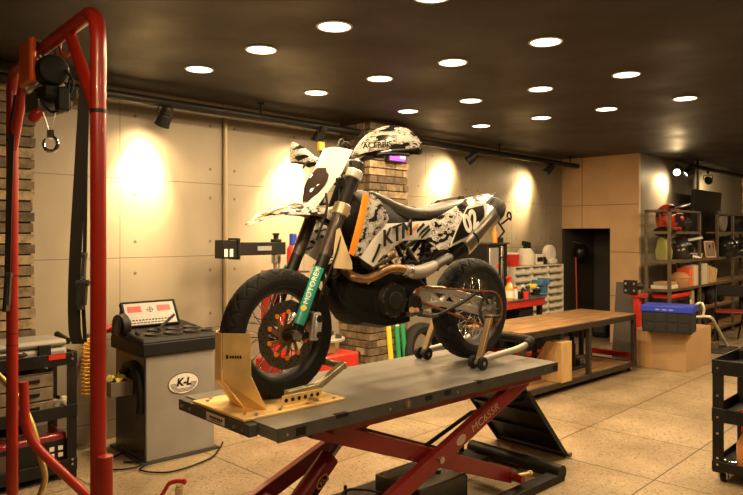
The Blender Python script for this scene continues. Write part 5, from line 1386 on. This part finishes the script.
# parts organiser and the things on it
OX, OY = 7.32, 4.56
og = thing('parts_organiser', 'wall of cream small-parts drawers behind the red trolley', 'drawer organiser', (OX, OY, 0))
MB().bx(-.0, 1.24, .0, .28, .0, .33).build('plinth', K['black_matt'], og)
OW = 1.24
b = MB()
for k_ in range(4): b.bx(k_ * OW / 3 - .012, k_ * OW / 3 + .012, .0, .28, .33, 1.10)
for k_ in range(9): b.bx(0, OW, .0, .28, .33 + k_ * .096 - .006, .33 + k_ * .096 + .006)
b.bx(-.01, OW + .01, .262, .28, .33, 1.10); b.build('rack', K['offwhite'], og)
for cI in range(3):
    for r_ in range(8):
        z0 = .34 + r_ * .096
        for h_ in range(2):
            x0 = cI * OW / 3 + .018 + h_ * .19
            d1 = MB().bx(x0, x0 + .182, -.02, -.012, z0, z0 + .045).bx(x0, x0 + .006, -.012, .2, z0, z0 + .06).bx(x0 + .176, x0 + .182, -.012, .2, z0, z0 + .06).bx(x0, x0 + .182, -.012, .2, z0, z0 + .006).build('drawer', K['clear'], og)
tu = thing('paint_tub', 'red and white round tub on the parts drawers, nearest the machine tower', 'tub', (7.44, OY + .12, 1.11))
MB().lathe([(0, 0), (.09, 0), (.10, .15), (0, .15)], 28).build('body', K['red_plastic'], tu); MB().lathe([(.103, .15), (.103, .17), (0, .17)], 28).build('lid', K['white'], tu)
MB().bx(.10, .25, -.08, .08, 0, .16).build('pack', K['offwhite'], tu) if False else None
jg = thing('spray_gun', 'cream paint spray jug with black gun top on the parts drawers', 'spray gun', (7.77, OY + .12, 1.11))
MB().lathe([(0, 0), (.11, 0), (.12, .03), (.11, .16), (.07, .22), (0, .22)], 30).build('cup', K['offwhite'], jg)
MB().cyl((0, 0, .22), (0, 0, .26), .03, n=16).bar((-.06, 0, .29), (.10, 0, .27), .05, .06).bar((.08, 0, .27), (.12, 0, .17), .035, .05, (1, 0, 0)).build('gun', K['black_matt'], jg, bevel=.008)
bx2 = thing('carton', 'small white and black carton on the parts drawers', 'box', (8.02, OY + .12, 1.11)); MB().bx(-.09, .09, -.07, .07, 0, .14).build('box', K['white'], bx2, bevel=.003); MB().bx(-.07, .08, -.072, -.07, .04, .10).build('printed_band', K['ink'], bx2)
tag(MB().lathe([(0, 0), (.05, 0), (.06, .05), (.03, .10), (0, .10)], 16).build('tape_roll', K['black_matt'], None, loc=(8.19, OY + .10, 1.11)), 'small black lump of tape between carton and white disc', 'tape')
fl = thing('filter_disc', 'round cream air filter standing upright on the parts drawers', 'filter', (8.39, OY + .12, 1.11))
b = MB(); b.cyl((0, -.04, .13), (0, .04, .13), .13, n=40); b.build('disc', K['offwhite'], fl, bevel=.015); MB().bx(-.07, .12, -.07, .07, 0, .07).build('foot', K['offwhite'], fl, bevel=.02); MB().cyl((0, -.05, .13), (0, -.04, .13), .09, n=36).build('face_ring', K['white'], fl)

# cupboard niche: broom, shelf, bucket
br = thing('broom', 'broom with a red handle standing inside the dark cupboard', 'broom', (BX + .18, 4.70, 0))
MB().cyl((0, 0, .1), (.05, .05, 1.25), .012, n=12).build('handle', mat('broom_red', (.55, .08, .02), .4), br); MB().box((0, 0, .10), (.05, .24, .05)).build('head', K['black_matt'], br); 
b = MB().loft([[(-.02, -.115, .08), (.02, -.115, .08), (.02, .115, .08), (-.02, .115, .08)], [(-.04, -.125, .0), (.03, -.125, .0), (.03, .125, .0), (-.04, .125, .0)]]); b.build('bristles', K['black_matt'], br)
nh = thing('helmet', 'dark helmet hanging high inside the dark cupboard', 'helmet', (BX + .3, 4.70, 1.25))
MB().ball((0, 0, 0), .13, 20, (1, .85, .95)).build('shell', K['gloss_black'], nh); MB().cyl((0, 0, .12), (0, .13, .16), .01, n=8).build('hook', K['steel'], nh)
bu = thing('floor_polisher', 'dark machine with grey motor on the cupboard floor', 'machine', (BX + .45, 4.42, 0))
MB().bx(-.15, .15, -.11, .11, 0.0, .28).build('body', K['black_matt'], bu, bevel=.03); MB().bx(-.16, -.15, -.08, .08, .08, .22).build('front_plate', K['dark_steel'], bu); MB().cyl((0, 0, .28), (0, 0, .38), .07, n=20).build('motor', K['dark_steel'], bu, bevel=.01)

# ------------------------------------------------------------------ carton, crate, red stand
cb_ = thing('cardboard_box', 'large plain cardboard box on the floor under a blue lidded crate', 'box', (7.68, 2.62, 0))
MB().bx(0, .82, 0, .55, 0, .44).build('carton', K['card'], cb_, bevel=.004)
MB().bx(-.0015, 0, .38, .45, .0, .44).bx(-.0015, .3, .38, .45, .44, .4412).build('tape_strip', K['tape'], cb_)
MB().bx(-.001, 0, .40 + .055, .402 + .055, 0, .44).build('fold_line', K['ink'], cb_) if False else None
MB().bx(0, .82, .273, .277, .4398, .4408).build('flap_gap', mat('flap_gap', (.12, .07, .03), .9), cb_)
cr = thing('crate', 'black collapsible crate with bright blue rim on the cardboard box', 'crate', az(691.5, 335, .442), math.radians(10))
MB().bx(0, .34, 0, .50, 0, .225).build('body', mat('crate_black', (.006, .006, .008), .65), cr, bevel=.006)
b = MB()
for r_ in range(2):
    for k_ in range(4): b.bx(-.007, 0, .02 + k_ * .118, .12 + k_ * .118, .02 + r_ * .10, .105 + r_ * .10)
b.build('ribbed_face', bpy.data.materials['crate_black'], cr, bevel=.003)
MB().bx(-.012, .35, -.012, .512, .225, .295).build('rim', mat('rim_blue', (.02, .05, .55), .35), cr, bevel=.008)
b = MB()
for k_ in range(3): b.bx(-.014, -.012, .18 + k_ * .07, .22 + k_ * .07, .245, .26)
b.build('rim_slot', mat('slot_pale', (.25, .3, .7), .5), cr)
es = thing('engine_stand', 'red steel engine stand with black head plate behind the cardboard box', 'stand', (7.82, 3.215, 0))
MB().bx(-.035, .035, -.035, .035, .0, .80).build('post', K['red'], es, bevel=.005)
MB().bx(-.1, .6, -.03, .03, .06, .12).build('leg', K['red'], es, bevel=.005)
MB().bx(-.03, .03, -.035, .62, .06, .12).build('leg', K['red'], es, bevel=.005)
MB().bx(-.06, .10, -.09, .07, .78, .82).build('post_cap', K['red'], es, bevel=.005)
hp_ = MB().box((-.08, .05, .90), (.03, .16, .16)).cyl((-.06, .03, .90), (.10, .0, .90), .04, n=18).build('head_plate', K['black'], es, bevel=.006)
b = MB()
for y in (0, .10): 
    for z in (.86, .94): b.cyl((-.10, y, z), (-.095, y, z), .014, n=10)
islands(b, 'bolt', K['steel'], es)
b = MB()
for p in ((.57, 0), (0, .59), (-.07, 0)): b.cyl((p[0], p[1] - .015, .035), (p[0], p[1] + .015, .035), .035, n=18)
islands(b, 'caster', K['rubber'], es)
gb = MB(); gb.M = Matrix.Rotation(math.radians(8), 4, 'Y'); gb.bx(0, .03, -.01, .27, 0.0, .93)
tag(gb.build('panel_board', mat('grey_board', (.085, .072, .055), .6), None, loc=(7.99, 3.335, 0.004), bevel=.003), 'dark grey board leaning upright against the red engine stand', 'board')

# chrome tube hand truck and clutter on its far side
ht = thing('hand_truck', 'bent chrome tube hand truck standing beside the cardboard box', 'hand truck', (9.2, 2.90, 0))
HL = lambda px, py, X_: ax(px, py, X_) - Vector((9.2, 2.90, 0))
MB().tube(smooth([HL(690, 322, 8.9), HL(692, 314, 8.9), HL(696, 305, 8.95), HL(701, 303, 9), HL(704, 308, 9), HL(703, 315, 9)], 6), .016, 12).build('loop_handle', K['pale_tube'], ht)
MB().tube(fillet([HL(694, 317, 8.95), HL(711, 316, 9.0), Vector((.55, -.10, .02))], .12, 6), .018, 12).build('side_rail', K['pale_tube'], ht)
MB().tube(fillet([HL(691, 318, 8.9), HL(696, 331, 8.95), Vector((.02, .12, .02))], .12, 6), .018, 12).build('side_rail', K['pale_tube'], ht)
MB().bx(-.05, .60, -.22, .22, 0, .02).build('foot_plate', K['dark_steel'], ht, bevel=.004)
MB().bx(.10, .25, -.08, .1, .02, .12).build('axle_block', K['brown_steel'], ht, bevel=.01)

# ------------------------------------------------------------------ storage shelves
SX, SF, SBk = 8.9, 3.225, 3.56
SXS = (8.9, 10.03, 11.56, 13.05); SZ = (.12, .47, .80, 1.17, 1.55)
shf = thing('storage_shelving', 'long open shelving unit of brown steel posts and boards', 'shelving', (SX, SF, 0))
for x in SXS:
    for y in (SF, SBk - .04): MB().bx(x - SX - .02, x - SX + .02, y - SF, y - SF + .04, 0, 1.84).build('post', K['brown_steel'], shf, bevel=.003)
for z in SZ: 
    for k_, (xa, xb) in enumerate(zip(SXS, SXS[1:])):
        cut = k_ == 1 and z > 1.5         # the television hangs in this opening
        MB().bx((10.80 if cut else xa + .021) - SX, xb - SX - .021, .005, .17 if cut else SBk - SF - .005, z - .02, z).build('shelf', K['shelf_wood'], shf)
        MB().bx((10.80 if cut else xa) - SX, xb - SX, -.004, .0, z - .03, z + .004).build('front_rail', K['brown_steel'], shf)
    MB().bx(-.024, -.02, .0, SBk - SF, z - .03, z + .004).build('end_rail', K['brown_steel'], shf)
MB().bx(10.78 - SX, 10.82 - SX, 0, .04, 1.17, 1.84).build('post', K['brown_steel'], shf, bevel=.003)
MB().bx(-.02, 1.15, 0, .03, 1.81, 1.84).bx(1.88, 4.17, 0, .03, 1.81, 1.84).bx(-.02, .02, .03, SBk - SF - .03, 1.81, 1.84).bx(-.02, 1.15, SBk - SF - .03, SBk - SF, 1.81, 1.84).build('top_rail', K['brown_steel'], shf, bevel=.002)

def helmet(name, label, loc, rz, shell, peak=None, visor=True, sc=1.0):
    """full-face helmet: shell with chin bar, dark eye port, peak and rim"""
    t = thing(name, label, 'helmet', loc, rz)
    rows = []
    for j in range(15):
        v_ = j / 14; th = .10 + v_ * 2.05
        row = []
        for i in range(33):
            a = i * 2 * PI / 32
            r = .128 * math.sin(th) * sc; z = (.135 + .128 * math.cos(th)) * sc
            fwd = 1.12 + (.22 * max(0, math.cos(a)) ** 2 if th > 1.5 else .06 * max(0, math.cos(a)))
            row.append((r * math.cos(a) * fwd, r * math.sin(a) * .95, z - .045 * sc * (v_ > .98)))
        rows.append(row)
    m_ = MB(); m_.loft([r[:-1] for r in rows], caps=True); m_.build('shell', shell, t, angle=60)
    if visor:
        rows = [[((.150 - .0 * abs(u)) * sc * math.cos(u * .95), .135 * sc * math.sin(u * .95), (.125 + w_ * .04 ) * sc) for u in [k_ / 6 for k_ in range(-6, 7)]] for w_ in (-1, 0, 1)]
        MB().sheet(rows, .006).build('visor', K['gloss_black'], t)
    if peak:
        rows = [[((.08 + .16 * k_ / 4) * sc, .085 * sc * u * (1 - .3 * k_ / 4), (.235 + .03 * k_ / 4 - .02 * u * u) * sc) for u in (-1, -.5, 0, .5, 1)] for k_ in range(5)]
        MB().sheet(rows, .007).build('peak', peak, t)
    MB().tube([(.115 * sc * math.cos(i * PI / 10) * (1.15), .105 * sc * math.sin(i * PI / 10), .010) for i in range(20)], .010 * sc, 8, closed=True).build('neck_rim', K['rubber'], t)
    return t
K['g_red'] = graphic_mat('red_helmet_graphics', (.62, .05, .02), (.012, .01, .01), 16, .55)
K['g_bw'] = graphic_mat('bw_helmet_graphics', (.02, .02, .02), (.7, .68, .62), 12, .42)
helmet('helmet', 'red and black motocross helmet with peak on the highest shelf', (9.28, 3.40, 1.55), math.radians(-75), K['g_red'], K['gloss_black'], sc=1.2).scale = (.95, .95, 1.2)
helmet('helmet', 'black helmet with silver visor beside the red helmet', (9.72, 3.40, 1.55), math.radians(-110), K['gloss_black'], None, sc=1.0)
helmet('helmet', 'black and white helmet with white peak next to the olive bag', (9.66, 3.39, 1.17), math.radians(-60), K['g_bw'], K['white'], sc=1.2)
ct = thing('cap', 'flat black cap lying on the highest shelf near the end post', 'cap', (9.02, 3.36, 1.55))
MB().ball((0, 0, .0), .13, 20, (1, 1, .55)).build('crown', K['black_matt'], ct); MB().box((-.02, -.16, .012), (.16, .14, .012)).build('brim', K['black_matt'], ct, bevel=.004)
ol = thing('bag', 'olive green canvas bag standing on the second shelf', 'bag', (9.13, 3.40, 1.17))
ol.scale = (.62, .9, 1)
b = MB(); b.loft([[(-.15, -.08, 0), (.15, -.08, 0), (.15, .08, 0), (-.15, .08, 0)], [(-.165, -.09, .12), (.165, -.09, .12), (.165, .09, .12), (-.165, .09, .12)], [(-.14, -.06, .27), (.14, -.06, .27), (.14, .06, .27), (-.14, .06, .27)], [(-.15, -.02, .32), (.15, -.02, .32), (.15, .02, .32), (-.15, .02, .32)]]); b.build('body', K['olive'], ol, bevel=.02)
MB().tube(fillet([(-.07, -.085, .18), (-.07, -.07, .36), (.07, -.07, .36), (.07, -.085, .18)], .05), .008, 8).build('strap', K['olive'], ol)
gl = thing('glove', 'white and black riding glove lying on the second shelf edge', 'glove', (9.86, 3.30, 1.17))
b = MB(); b.ball((0, 0, .035), .06, 14, (1.2, .8, .55))
for k_ in range(4): b.tube([(.05, -.035 + k_ * .024, .035), (.10, -.038 + k_ * .026, .03), (.135 - .01 * abs(k_ - 1.5), -.04 + k_ * .027, .015)], [.014, .013, .010], 8)
b.tube([(-.01, -.05, .03), (.03, -.09, .025), (.07, -.10, .018)], [.016, .014, .010], 8); b.build('hand', K['white'], gl); MB().cyl((-.10, 0, .035), (-.05, 0, .035), .038, .042, n=16).build('cuff', K['black_matt'], gl)
bw = tag(MB().lathe([(0, 0), (.06, 0), (.075, .06), (.08, .07), (.07, .07), (.055, .01), (0, .01)], 24).build('bowl', K['offwhite'], None, loc=(10.25, 3.35, 1.17)), 'small cream bowl on the second shelf under the television', 'bowl')
pf = thing('photo_frame', 'small leaning photo frame with pale edge on the second shelf', 'photo frame', (10.70, 3.30, 1.17), math.radians(-35))
b = MB(); b.M = Matrix.Rotation(math.radians(-12), 4, 'X')
for q in ((-.09, -.075, 0, .25), (.075, .09, 0, .25), (-.09, .09, 0, .02), (-.09, .09, .23, .25)): b.bx(q[0], q[1], -.008, .008, q[2], q[3])
b.build('frame', mat('pink_wood', (.55, .30, .2), .5), pf); b = MB(); b.M = Matrix.Rotation(math.radians(-12), 4, 'X'); b.bx(-.075, .075, -.002, .004, .02, .23); b.build('print', K['brown_steel'], pf); MB().bar((0, .02, .18), (0, .12, .0), .03, .006, (1, 0, 0)).build('prop', K['brown_steel'], pf)
helmet('helmet', 'glossy black helmet on the second shelf beyond the photo frame', (11.25, 3.28, 1.17), math.radians(-100), K['gloss_black'], None, sc=1.2)
helmet('helmet', 'black helmet with white stripes on the second shelf far bay', (11.95, 3.38, 1.17), math.radians(-70), K['g_bw'], K['gloss_black'], sc=1.25)
helmet('helmet', 'dark matt helmet on the highest shelf in the far bay', (12.1, 3.38, 1.55), math.radians(-80), K['black_matt'], K['black_matt'], sc=1.1)
dd = thing('round_bag', 'round grey cover standing upright on the highest shelf beyond the television', 'cover', (11.22, 3.31, 1.55))
b = MB(); b.cyl((0, -.05, .17), (0, .05, .17), .17, n=40); b.build('disc', mat('grey_cover', (.16, .145, .125), .7), dd, bevel=.03)
bp_ = thing('backpack', 'black bulky backpack slumped on the second shelf far end', 'backpack', (12.55, 3.38, 1.17))
MB().ball((0, 0, .15), .16, 18, (1, .7, .95)).build('body', K['black_matt'], bp_); MB().ball((0, -.09, .11), .10, 14, (1, .6, .8)).build('pocket', K['black_matt'], bp_)
# third shelf: boxes, basket, books
for k_, (x, y, z, a, b_, h, m_, lab) in enumerate(((9.10, 3.38, .80, .36, .22, .045, K['offwhite'], 'flat pale box at the bottom of the small stack on the third shelf'), (9.12, 3.38, .846, .30, .20, .04, K['card'], 'flat brown box on top of the pale flat box'))):
    bb = thing('flat_box', lab, 'box', (x, y, z)); MB().bx(-a / 2, a / 2, -b_ / 2, b_ / 2, 0, h * .7).build('tray', m_, bb, bevel=.003); MB().bx(-a / 2 - .003, a / 2 + .003, -b_ / 2 - .003, b_ / 2 + .003, h * .5, h).build('lid', m_, bb, bevel=.003)
bk_ = thing('basket', 'round brown basket beside the flat boxes on the third shelf', 'basket', (9.42, 3.30, .80))
MB().lathe([(0, 0), (.10, 0), (.125, .07), (.13, .13), (.11, .17), (.06, .20), (0, .205)], 26).build('body', mat('wicker', (.38, .19, .08), .7, bump=.5, bscale=120), bk_); MB().tube([(.128 * math.cos(i * PI / 12), .128 * math.sin(i * PI / 12), .13) for i in range(24)], .008, 6, closed=True).build('rim', bpy.data.materials['wicker'], bk_)
BK = [((9.56, .045, .25, (.75, .10, .04)), 'wide red book, first upright after the basket'), ((9.61, .05, .25, (.72, .16, .06)), 'wide orange-red book, second upright after the basket'), ((9.665, .05, .26, (.75, .12, .05)), 'tall red book, third upright after the basket'),
      ((9.72, .025, .28, (.55, .45, .33)), 'tall beige book right after the red ones'), ((9.75, .03, .27, (.75, .25, .10)), 'orange book among the beige spines'), ((9.785, .022, .28, (.70, .62, .48)), 'thin cream book after the orange one'), ((9.812, .03, .29, (.60, .50, .36)), 'thick tan book near the shelf post'), ((9.846, .028, .27, (.72, .66, .52)), 'pale book touching the tan one'), ((9.878, .03, .29, (.5, .36, .22)), 'brown book next to the shelf post'), ((9.912, .03, .28, (.66, .56, .42)), 'sand coloured book last before the shelf post'),
      ((10.09, .03, .29, (.66, .60, .48)), 'cream book, first after the shelf post'), ((10.125, .04, .30, (.45, .36, .24)), 'thick brown book, second after the shelf post'), ((10.17, .03, .29, (.70, .66, .56)), 'white book, third after the shelf post'), ((10.205, .05, .30, (.5, .42, .3)), 'thick olive-brown book in the middle bay'), ((10.26, .035, .30, (.68, .62, .5)), 'tall cream book in the middle bay'), ((10.30, .05, .29, (.42, .36, .28)), 'grey-brown book before the manila folders')]
for k_, ((x, w_, h, c), lab) in enumerate(BK):
    t = thing('book', lab, 'book', (x, 3.235, .80), 0, 'books on the third shelf')
    cm = mat('book_cover_%d' % k_, c, .5)
    MB().bx(0, .003, 0, .15, 0, h).bx(w_ - .003, w_, 0, .15, 0, h).bx(0, w_, -.003, 0, 0, h).build('cover', cm, t); MB().bx(.003, w_ - .003, .0, .146, .004, h - .004).build('pages', K['offwhite'], t)
for k_ in range(6):
    b = MB(); b.M = Matrix.Rotation(math.radians(10 + 2 * k_), 4, 'Y'); b.bx(0, .045, 0, .20, 0, .27 - .012 * k_)
    tag(b.build('folder', mat('manila_%d' % k_, (.62 - .04 * (k_ % 3), .42 - .03 * (k_ % 2), .18), .7), None, loc=(10.37 + k_ * .085, 3.27, .80 + .009), bevel=.002), ['first', 'second', 'third', 'fourth', 'fifth', 'sixth'][k_] + ' of six manila folders leaning after the books', 'folder', 'manila folders on the third shelf')
# fourth shelf
tcs = thing('tool_case', 'black tool case with red lid on the shelf behind the blue crate', 'case', (9.02, 3.26, .47))
MB().bx(0, .70, 0, .26, 0, .19).build('case_base', K['black_matt'], tcs, bevel=.02); MB().bx(-.005, .705, -.005, .265, .19, .255).build('case_lid', K['red_plastic'], tcs, bevel=.02); MB().tube(fillet([(.22, 0, .17), (.22, -.03, .17), (.48, -.03, .17), (.48, 0, .17)], .02), .011, 8).build('handle', K['black_matt'], tcs)
t = thing('binder', 'grey-brown binder standing upright beside the red lidded case', 'binder', (9.80, 3.27, .47)); MB().bx(0, .10, 0, .24, 0, .30).build('cover', mat('binder_tan', (.38, .30, .2), .6), t, bevel=.003); MB().cyl((.05, -.002, .06), (.05, .0, .06), .015, n=14).build('finger_ring', K['steel'], t)
t = thing('binder', 'short cream binder standing against the grey-brown one', 'binder', (9.74, 3.27, .47)); MB().bx(0, .055, 0, .22, 0, .14).build('cover', K['offwhite'], t, bevel=.003)
for x, z, s_, lab in ((10.3, .47, .13, 'black coiled engine part on the fourth shelf, nearest the binders'), (10.75, .47, .15, 'dark round engine part on the fourth shelf middle'), (11.25, .47, .14, 'dark round engine part on the fourth shelf, farthest from the binders'), (10.4, .12, .16, 'dark engine part on the lowest shelf')):
    t = thing('engine_part', lab, 'engine part', (x, 3.38, z)); MB().cyl((0, -.08, s_), (0, .08, s_), s_, n=28).build('drum', K['black'], t, bevel=.012); MB().cyl((0, -.10, s_), (0, -.08, s_), s_ * .5, n=20).build('hub', K['dark_steel'], t); MB().bx(s_ * .6, s_ * 1.4, -.05, .05, 0, s_).build('bracket', K['dark_steel'], t, bevel=.01)
# chair and pedals in front of the shelving
ch = thing('folding_chair', 'black folding chair with red seat pad before the shelving', 'chair', (10.15, 2.86, 0), math.radians(15))
for y in (-.2, .2):
    MB().tube([(-.22, y, 0), (.2, y, .78)], .014, 10).build('leg', K['black'], ch); MB().tube([(.22, y * .9, 0), (-.18, y * .9, .45)], .014, 10).build('leg', K['black'], ch)
MB().box((-.02, 0, .45), (.38, .40, .03)).build('seat', mat('dull_red_vinyl', (.16, .012, .012), .5), ch, bevel=.01); MB().box((.19, 0, .72), (.03, .42, .16)).build('backrest', K['black_matt'], ch, bevel=.01)
st_ = thing('stool', 'round black stool beside the folding chair before the shelving', 'stool', (10.65, 2.72, 0))
MB().cyl((0, 0, .55), (0, 0, .62), .18, n=32).build('seat', K['black_matt'], st_, bevel=.015)
for a in range(4): MB().cyl((.10 * math.cos(a * PI / 2), .10 * math.sin(a * PI / 2), .55), (.2 * math.cos(a * PI / 2), .2 * math.sin(a * PI / 2), 0), .012, n=10).build('leg', K['chrome'] if a == 2 else K['black'], st_)
MB().tube([(.16 * math.cos(i * PI / 12), .16 * math.sin(i * PI / 12), .22) for i in range(24)], .009, 8, closed=True).build('foot_ring', K['dark_steel'], st_)
tag(MB().bx(-.5, .5, -.35, .35, .0, .02).build('floor_mat', K['rubber'], None, loc=(9.95, 2.30, 0), bevel=.005), 'thin black rubber mat on the floor before the folding chair', 'mat')

# television on a ceiling pole
TVY = 3.44; tl, tr_ = ay(693, 191, TVY), ay(720, 194.5, TVY)
tv = thing('television', 'black flat television hanging from a ceiling pole over the shelves', 'television', ((tl.x + tr_.x) / 2, TVY, 1.78))
b = MB(); b.M = Matrix.Rotation(math.radians(4), 4, 'X'); hw = (tr_.x - tl.x) / 2
b.bx(-hw, hw, .0, .05, -.40, .40); b.build('housing', K['black_matt'], tv, bevel=.01)
b = MB(); b.M = Matrix.Rotation(math.radians(4), 4, 'X'); b.bx(-hw + .015, hw - .015, -.003, .0, -.385, .385); b.build('screen', mat('tv_screen', (.006, .006, .007), .3), tv)
b = MB(); b.bx(-hw + .1, -hw + .5, .05, .075, -.25, .25); b.build('mount_bracket', K['black'], tv, bevel=.006)
MB().cyl((-hw + .3, .03, .4), (-hw + .3, .03, CEIL - 1.78), .02, n=16).cyl((-hw + .3, .03, CEIL - 1.80), (-hw + .3, .03, CEIL - 1.78), .06, n=20).build('ceiling_pole', K['dark_steel'], tv)

# ------------------------------------------------------------------ black service cart at the frame edge
RCX, RCY = 4.42, 1.355
sc2 = thing('service_cart', 'black steel service cart with bolted posts nearest the camera', 'cart', (RCX, RCY, 0))
CWd, CLn, CHt = .80, .55, .745      # along -y, along x
for x in (0, CLn - .045):
    for y in (0, -CWd + .045):
        pb = MB().bx(x, x + .006, (y - .065 if y == 0 else y - .045), y if y == 0 else y + .02, .06, CHt).bx(x, x + .045, (y - .006) if y == 0 else y - .045, y if y == 0 else y - .039, .06, CHt).build('post', K['black'], sc2, bevel=.002)
        if x == 0:
            bb_ = MB()
            for z in (.70, .53, .40, .30, .15, .11): bb_.cyl((-.005, y - .03, z), (0, y - .03, z), .007, n=10)
            islands(bb_, 'bolt', K['steel'], pb)
for z, h in ((.69, .08), (.40, .075), (.10, .05)):
    MB().bx(.006, CLn, -CWd, 0, z - .01, z - .002).bx(-.003, .003, -CWd - .004, .003, z - .03, z + h - .02).bx(CLn - .003, CLn + .003, -CWd - .004, .003, z - .03, z + h - .02).bx(0, CLn, -.003, .003, z - .03, z + h - .02).bx(0, CLn, -CWd - .004, -CWd + .002, z - .03, z + h - .02).build('tray', K['black'], sc2, bevel=.003)
for x in (.05, CLn - .05):
    for y in (-.05, -CWd + .05):
        c_ = MB().cyl((x, y - .014, .028), (x, y + .014, .028), .028, n=24).build('caster', K['rubber'], sc2, bevel=.004)
        MB().bx(x - .015, x + .015, y - .026, y - .018, .02, .068).bx(x - .015, x + .015, y + .018, y + .026, .02, .068).bx(x - .03, x + .03, y - .035, y + .035, .062, .07).build('caster_fork', K['steel'], c_)
def onc(x, y, z): return Vector((RCX + x, RCY + y, z))
bt2 = thing('bottle', 'tall orange fluid bottle with a red cap on the service cart bottom tray', 'bottle', onc(.09, -.16, .0985))
MB().lathe([(0, 0), (.045, 0), (.048, .01), (.048, .14), (.02, .20), (.018, .22), (0, .22)], 26).build('body', mat('amber_fluid', (.62, .25, .08), .2, coat=.4), bt2); MB().lathe([(.021, .22), (.021, .26), (0, .262)], 20).build('cap', K['red_plastic'], bt2)
bin_ = thing('storage_bin', 'grey-brown plastic bin on the service cart bottom tray', 'bin', onc(.03, -.22, .0985), math.radians(0))
b = MB(); b.loft([[(0, -.30, 0), (.30, -.30, 0), (.30, -.0, 0), (0, -.0, 0)], [(-.01, -.31, .10), (.31, -.31, .10), (.31, .01, .10), (-.01, .01, .10)]]); b.build('body', mat('bin_brown', (.10, .075, .06), .5), bin_, bevel=.006)
MB().bx(-.02, .32, -.32, .02, .10, .125).build('lid', bpy.data.materials['bin_brown'], bin_, bevel=.01)
tag(MB().cyl((0, -.05, .02), (0, .05, .02), .02, n=14).cyl((0, -.055, .02), (0, -.05, .02), .024, n=14).build('socket', K['chrome'], None, loc=onc(.06, -.07, .0985)), 'shiny chrome socket on the service cart bottom tray', 'socket')
rg = thing('torch', 'red handled tool lying on the service cart middle tray', 'tool', onc(.10, -.14, .399))
MB().cyl((0, 0, .025), (.16, -.05, .025), .02, n=16).build('handle', K['red_plastic'], rg); MB().cyl((.16, -.05, .025), (.22, -.07, .025), .012, n=12).build('shank', K['steel'], rg)
tag(MB().bx(0, .14, -.2, 0, 0, .10).build('parts_box', K['card'], None, loc=onc(.22, -.08, .0985), bevel=.003), 'small cardboard parts box behind the tall orange bottle', 'box')
# ceiling lamps added out of view to brighten the camera's side of the workshop
for i, (x, y) in enumerate(((1.37, .6), (.35, 1.27), (.35, .0), (1.37, -.7), (2.9, .0), (3.9, .0))):
    place_down(x, y, 'added downlight out of view brightening the camera side of the workshop, ' + ('first', 'second', 'third', 'fourth', 'fifth', 'sixth')[i] + ' of its bank', 'added downlights of the near bank', 10)
for i, (x, y) in enumerate(((7.2, .9), (8.4, 1.3), (8.4, .2), (9.8, 1.3), (11.2, 1.3))):  # another unseen bank, added to lift the light on the shelves
    place_down(x, y, 'added downlight out of view brightening the storage shelves, ' + ('first', 'second', 'third', 'fourth', 'fifth')[i] + ' of its bank', 'added downlights of the shelf bank', 40)
# ------------------------------------------------------------------ camera, world, colour
cam = bpy.data.cameras.new('camera'); cam.sensor_width = 36; cam.lens = FPX / 743 * 36
cam.shift_y = -(247.5 - HY) / 743; cam.clip_start = .05; cam.clip_end = 60
co = bpy.data.objects.new('camera', cam); COL.objects.link(co); co.location = (0, 0, CH)
co.rotation_euler = (PI / 2, 0, YAW - PI / 2); SC.camera = co
wd = bpy.data.worlds.new('world'); SC.world = wd; wd.use_nodes = True
wd.node_tree.nodes['Background'].inputs[0].default_value = (.02, .016, .012, 1); wd.node_tree.nodes['Background'].inputs[1].default_value = .3
vs = SC.view_settings; vs.view_transform = 'Standard'; vs.look = 'None'; vs.gamma = 1; vs.use_curve_mapping = False; vs.exposure = 0.0
SC.cycles.use_denoising = True
SC.cycles.max_bounces = 6; SC.cycles.diffuse_bounces = 4; SC.cycles.glossy_bounces = 3
SC.cycles.sample_clamp_indirect = 6
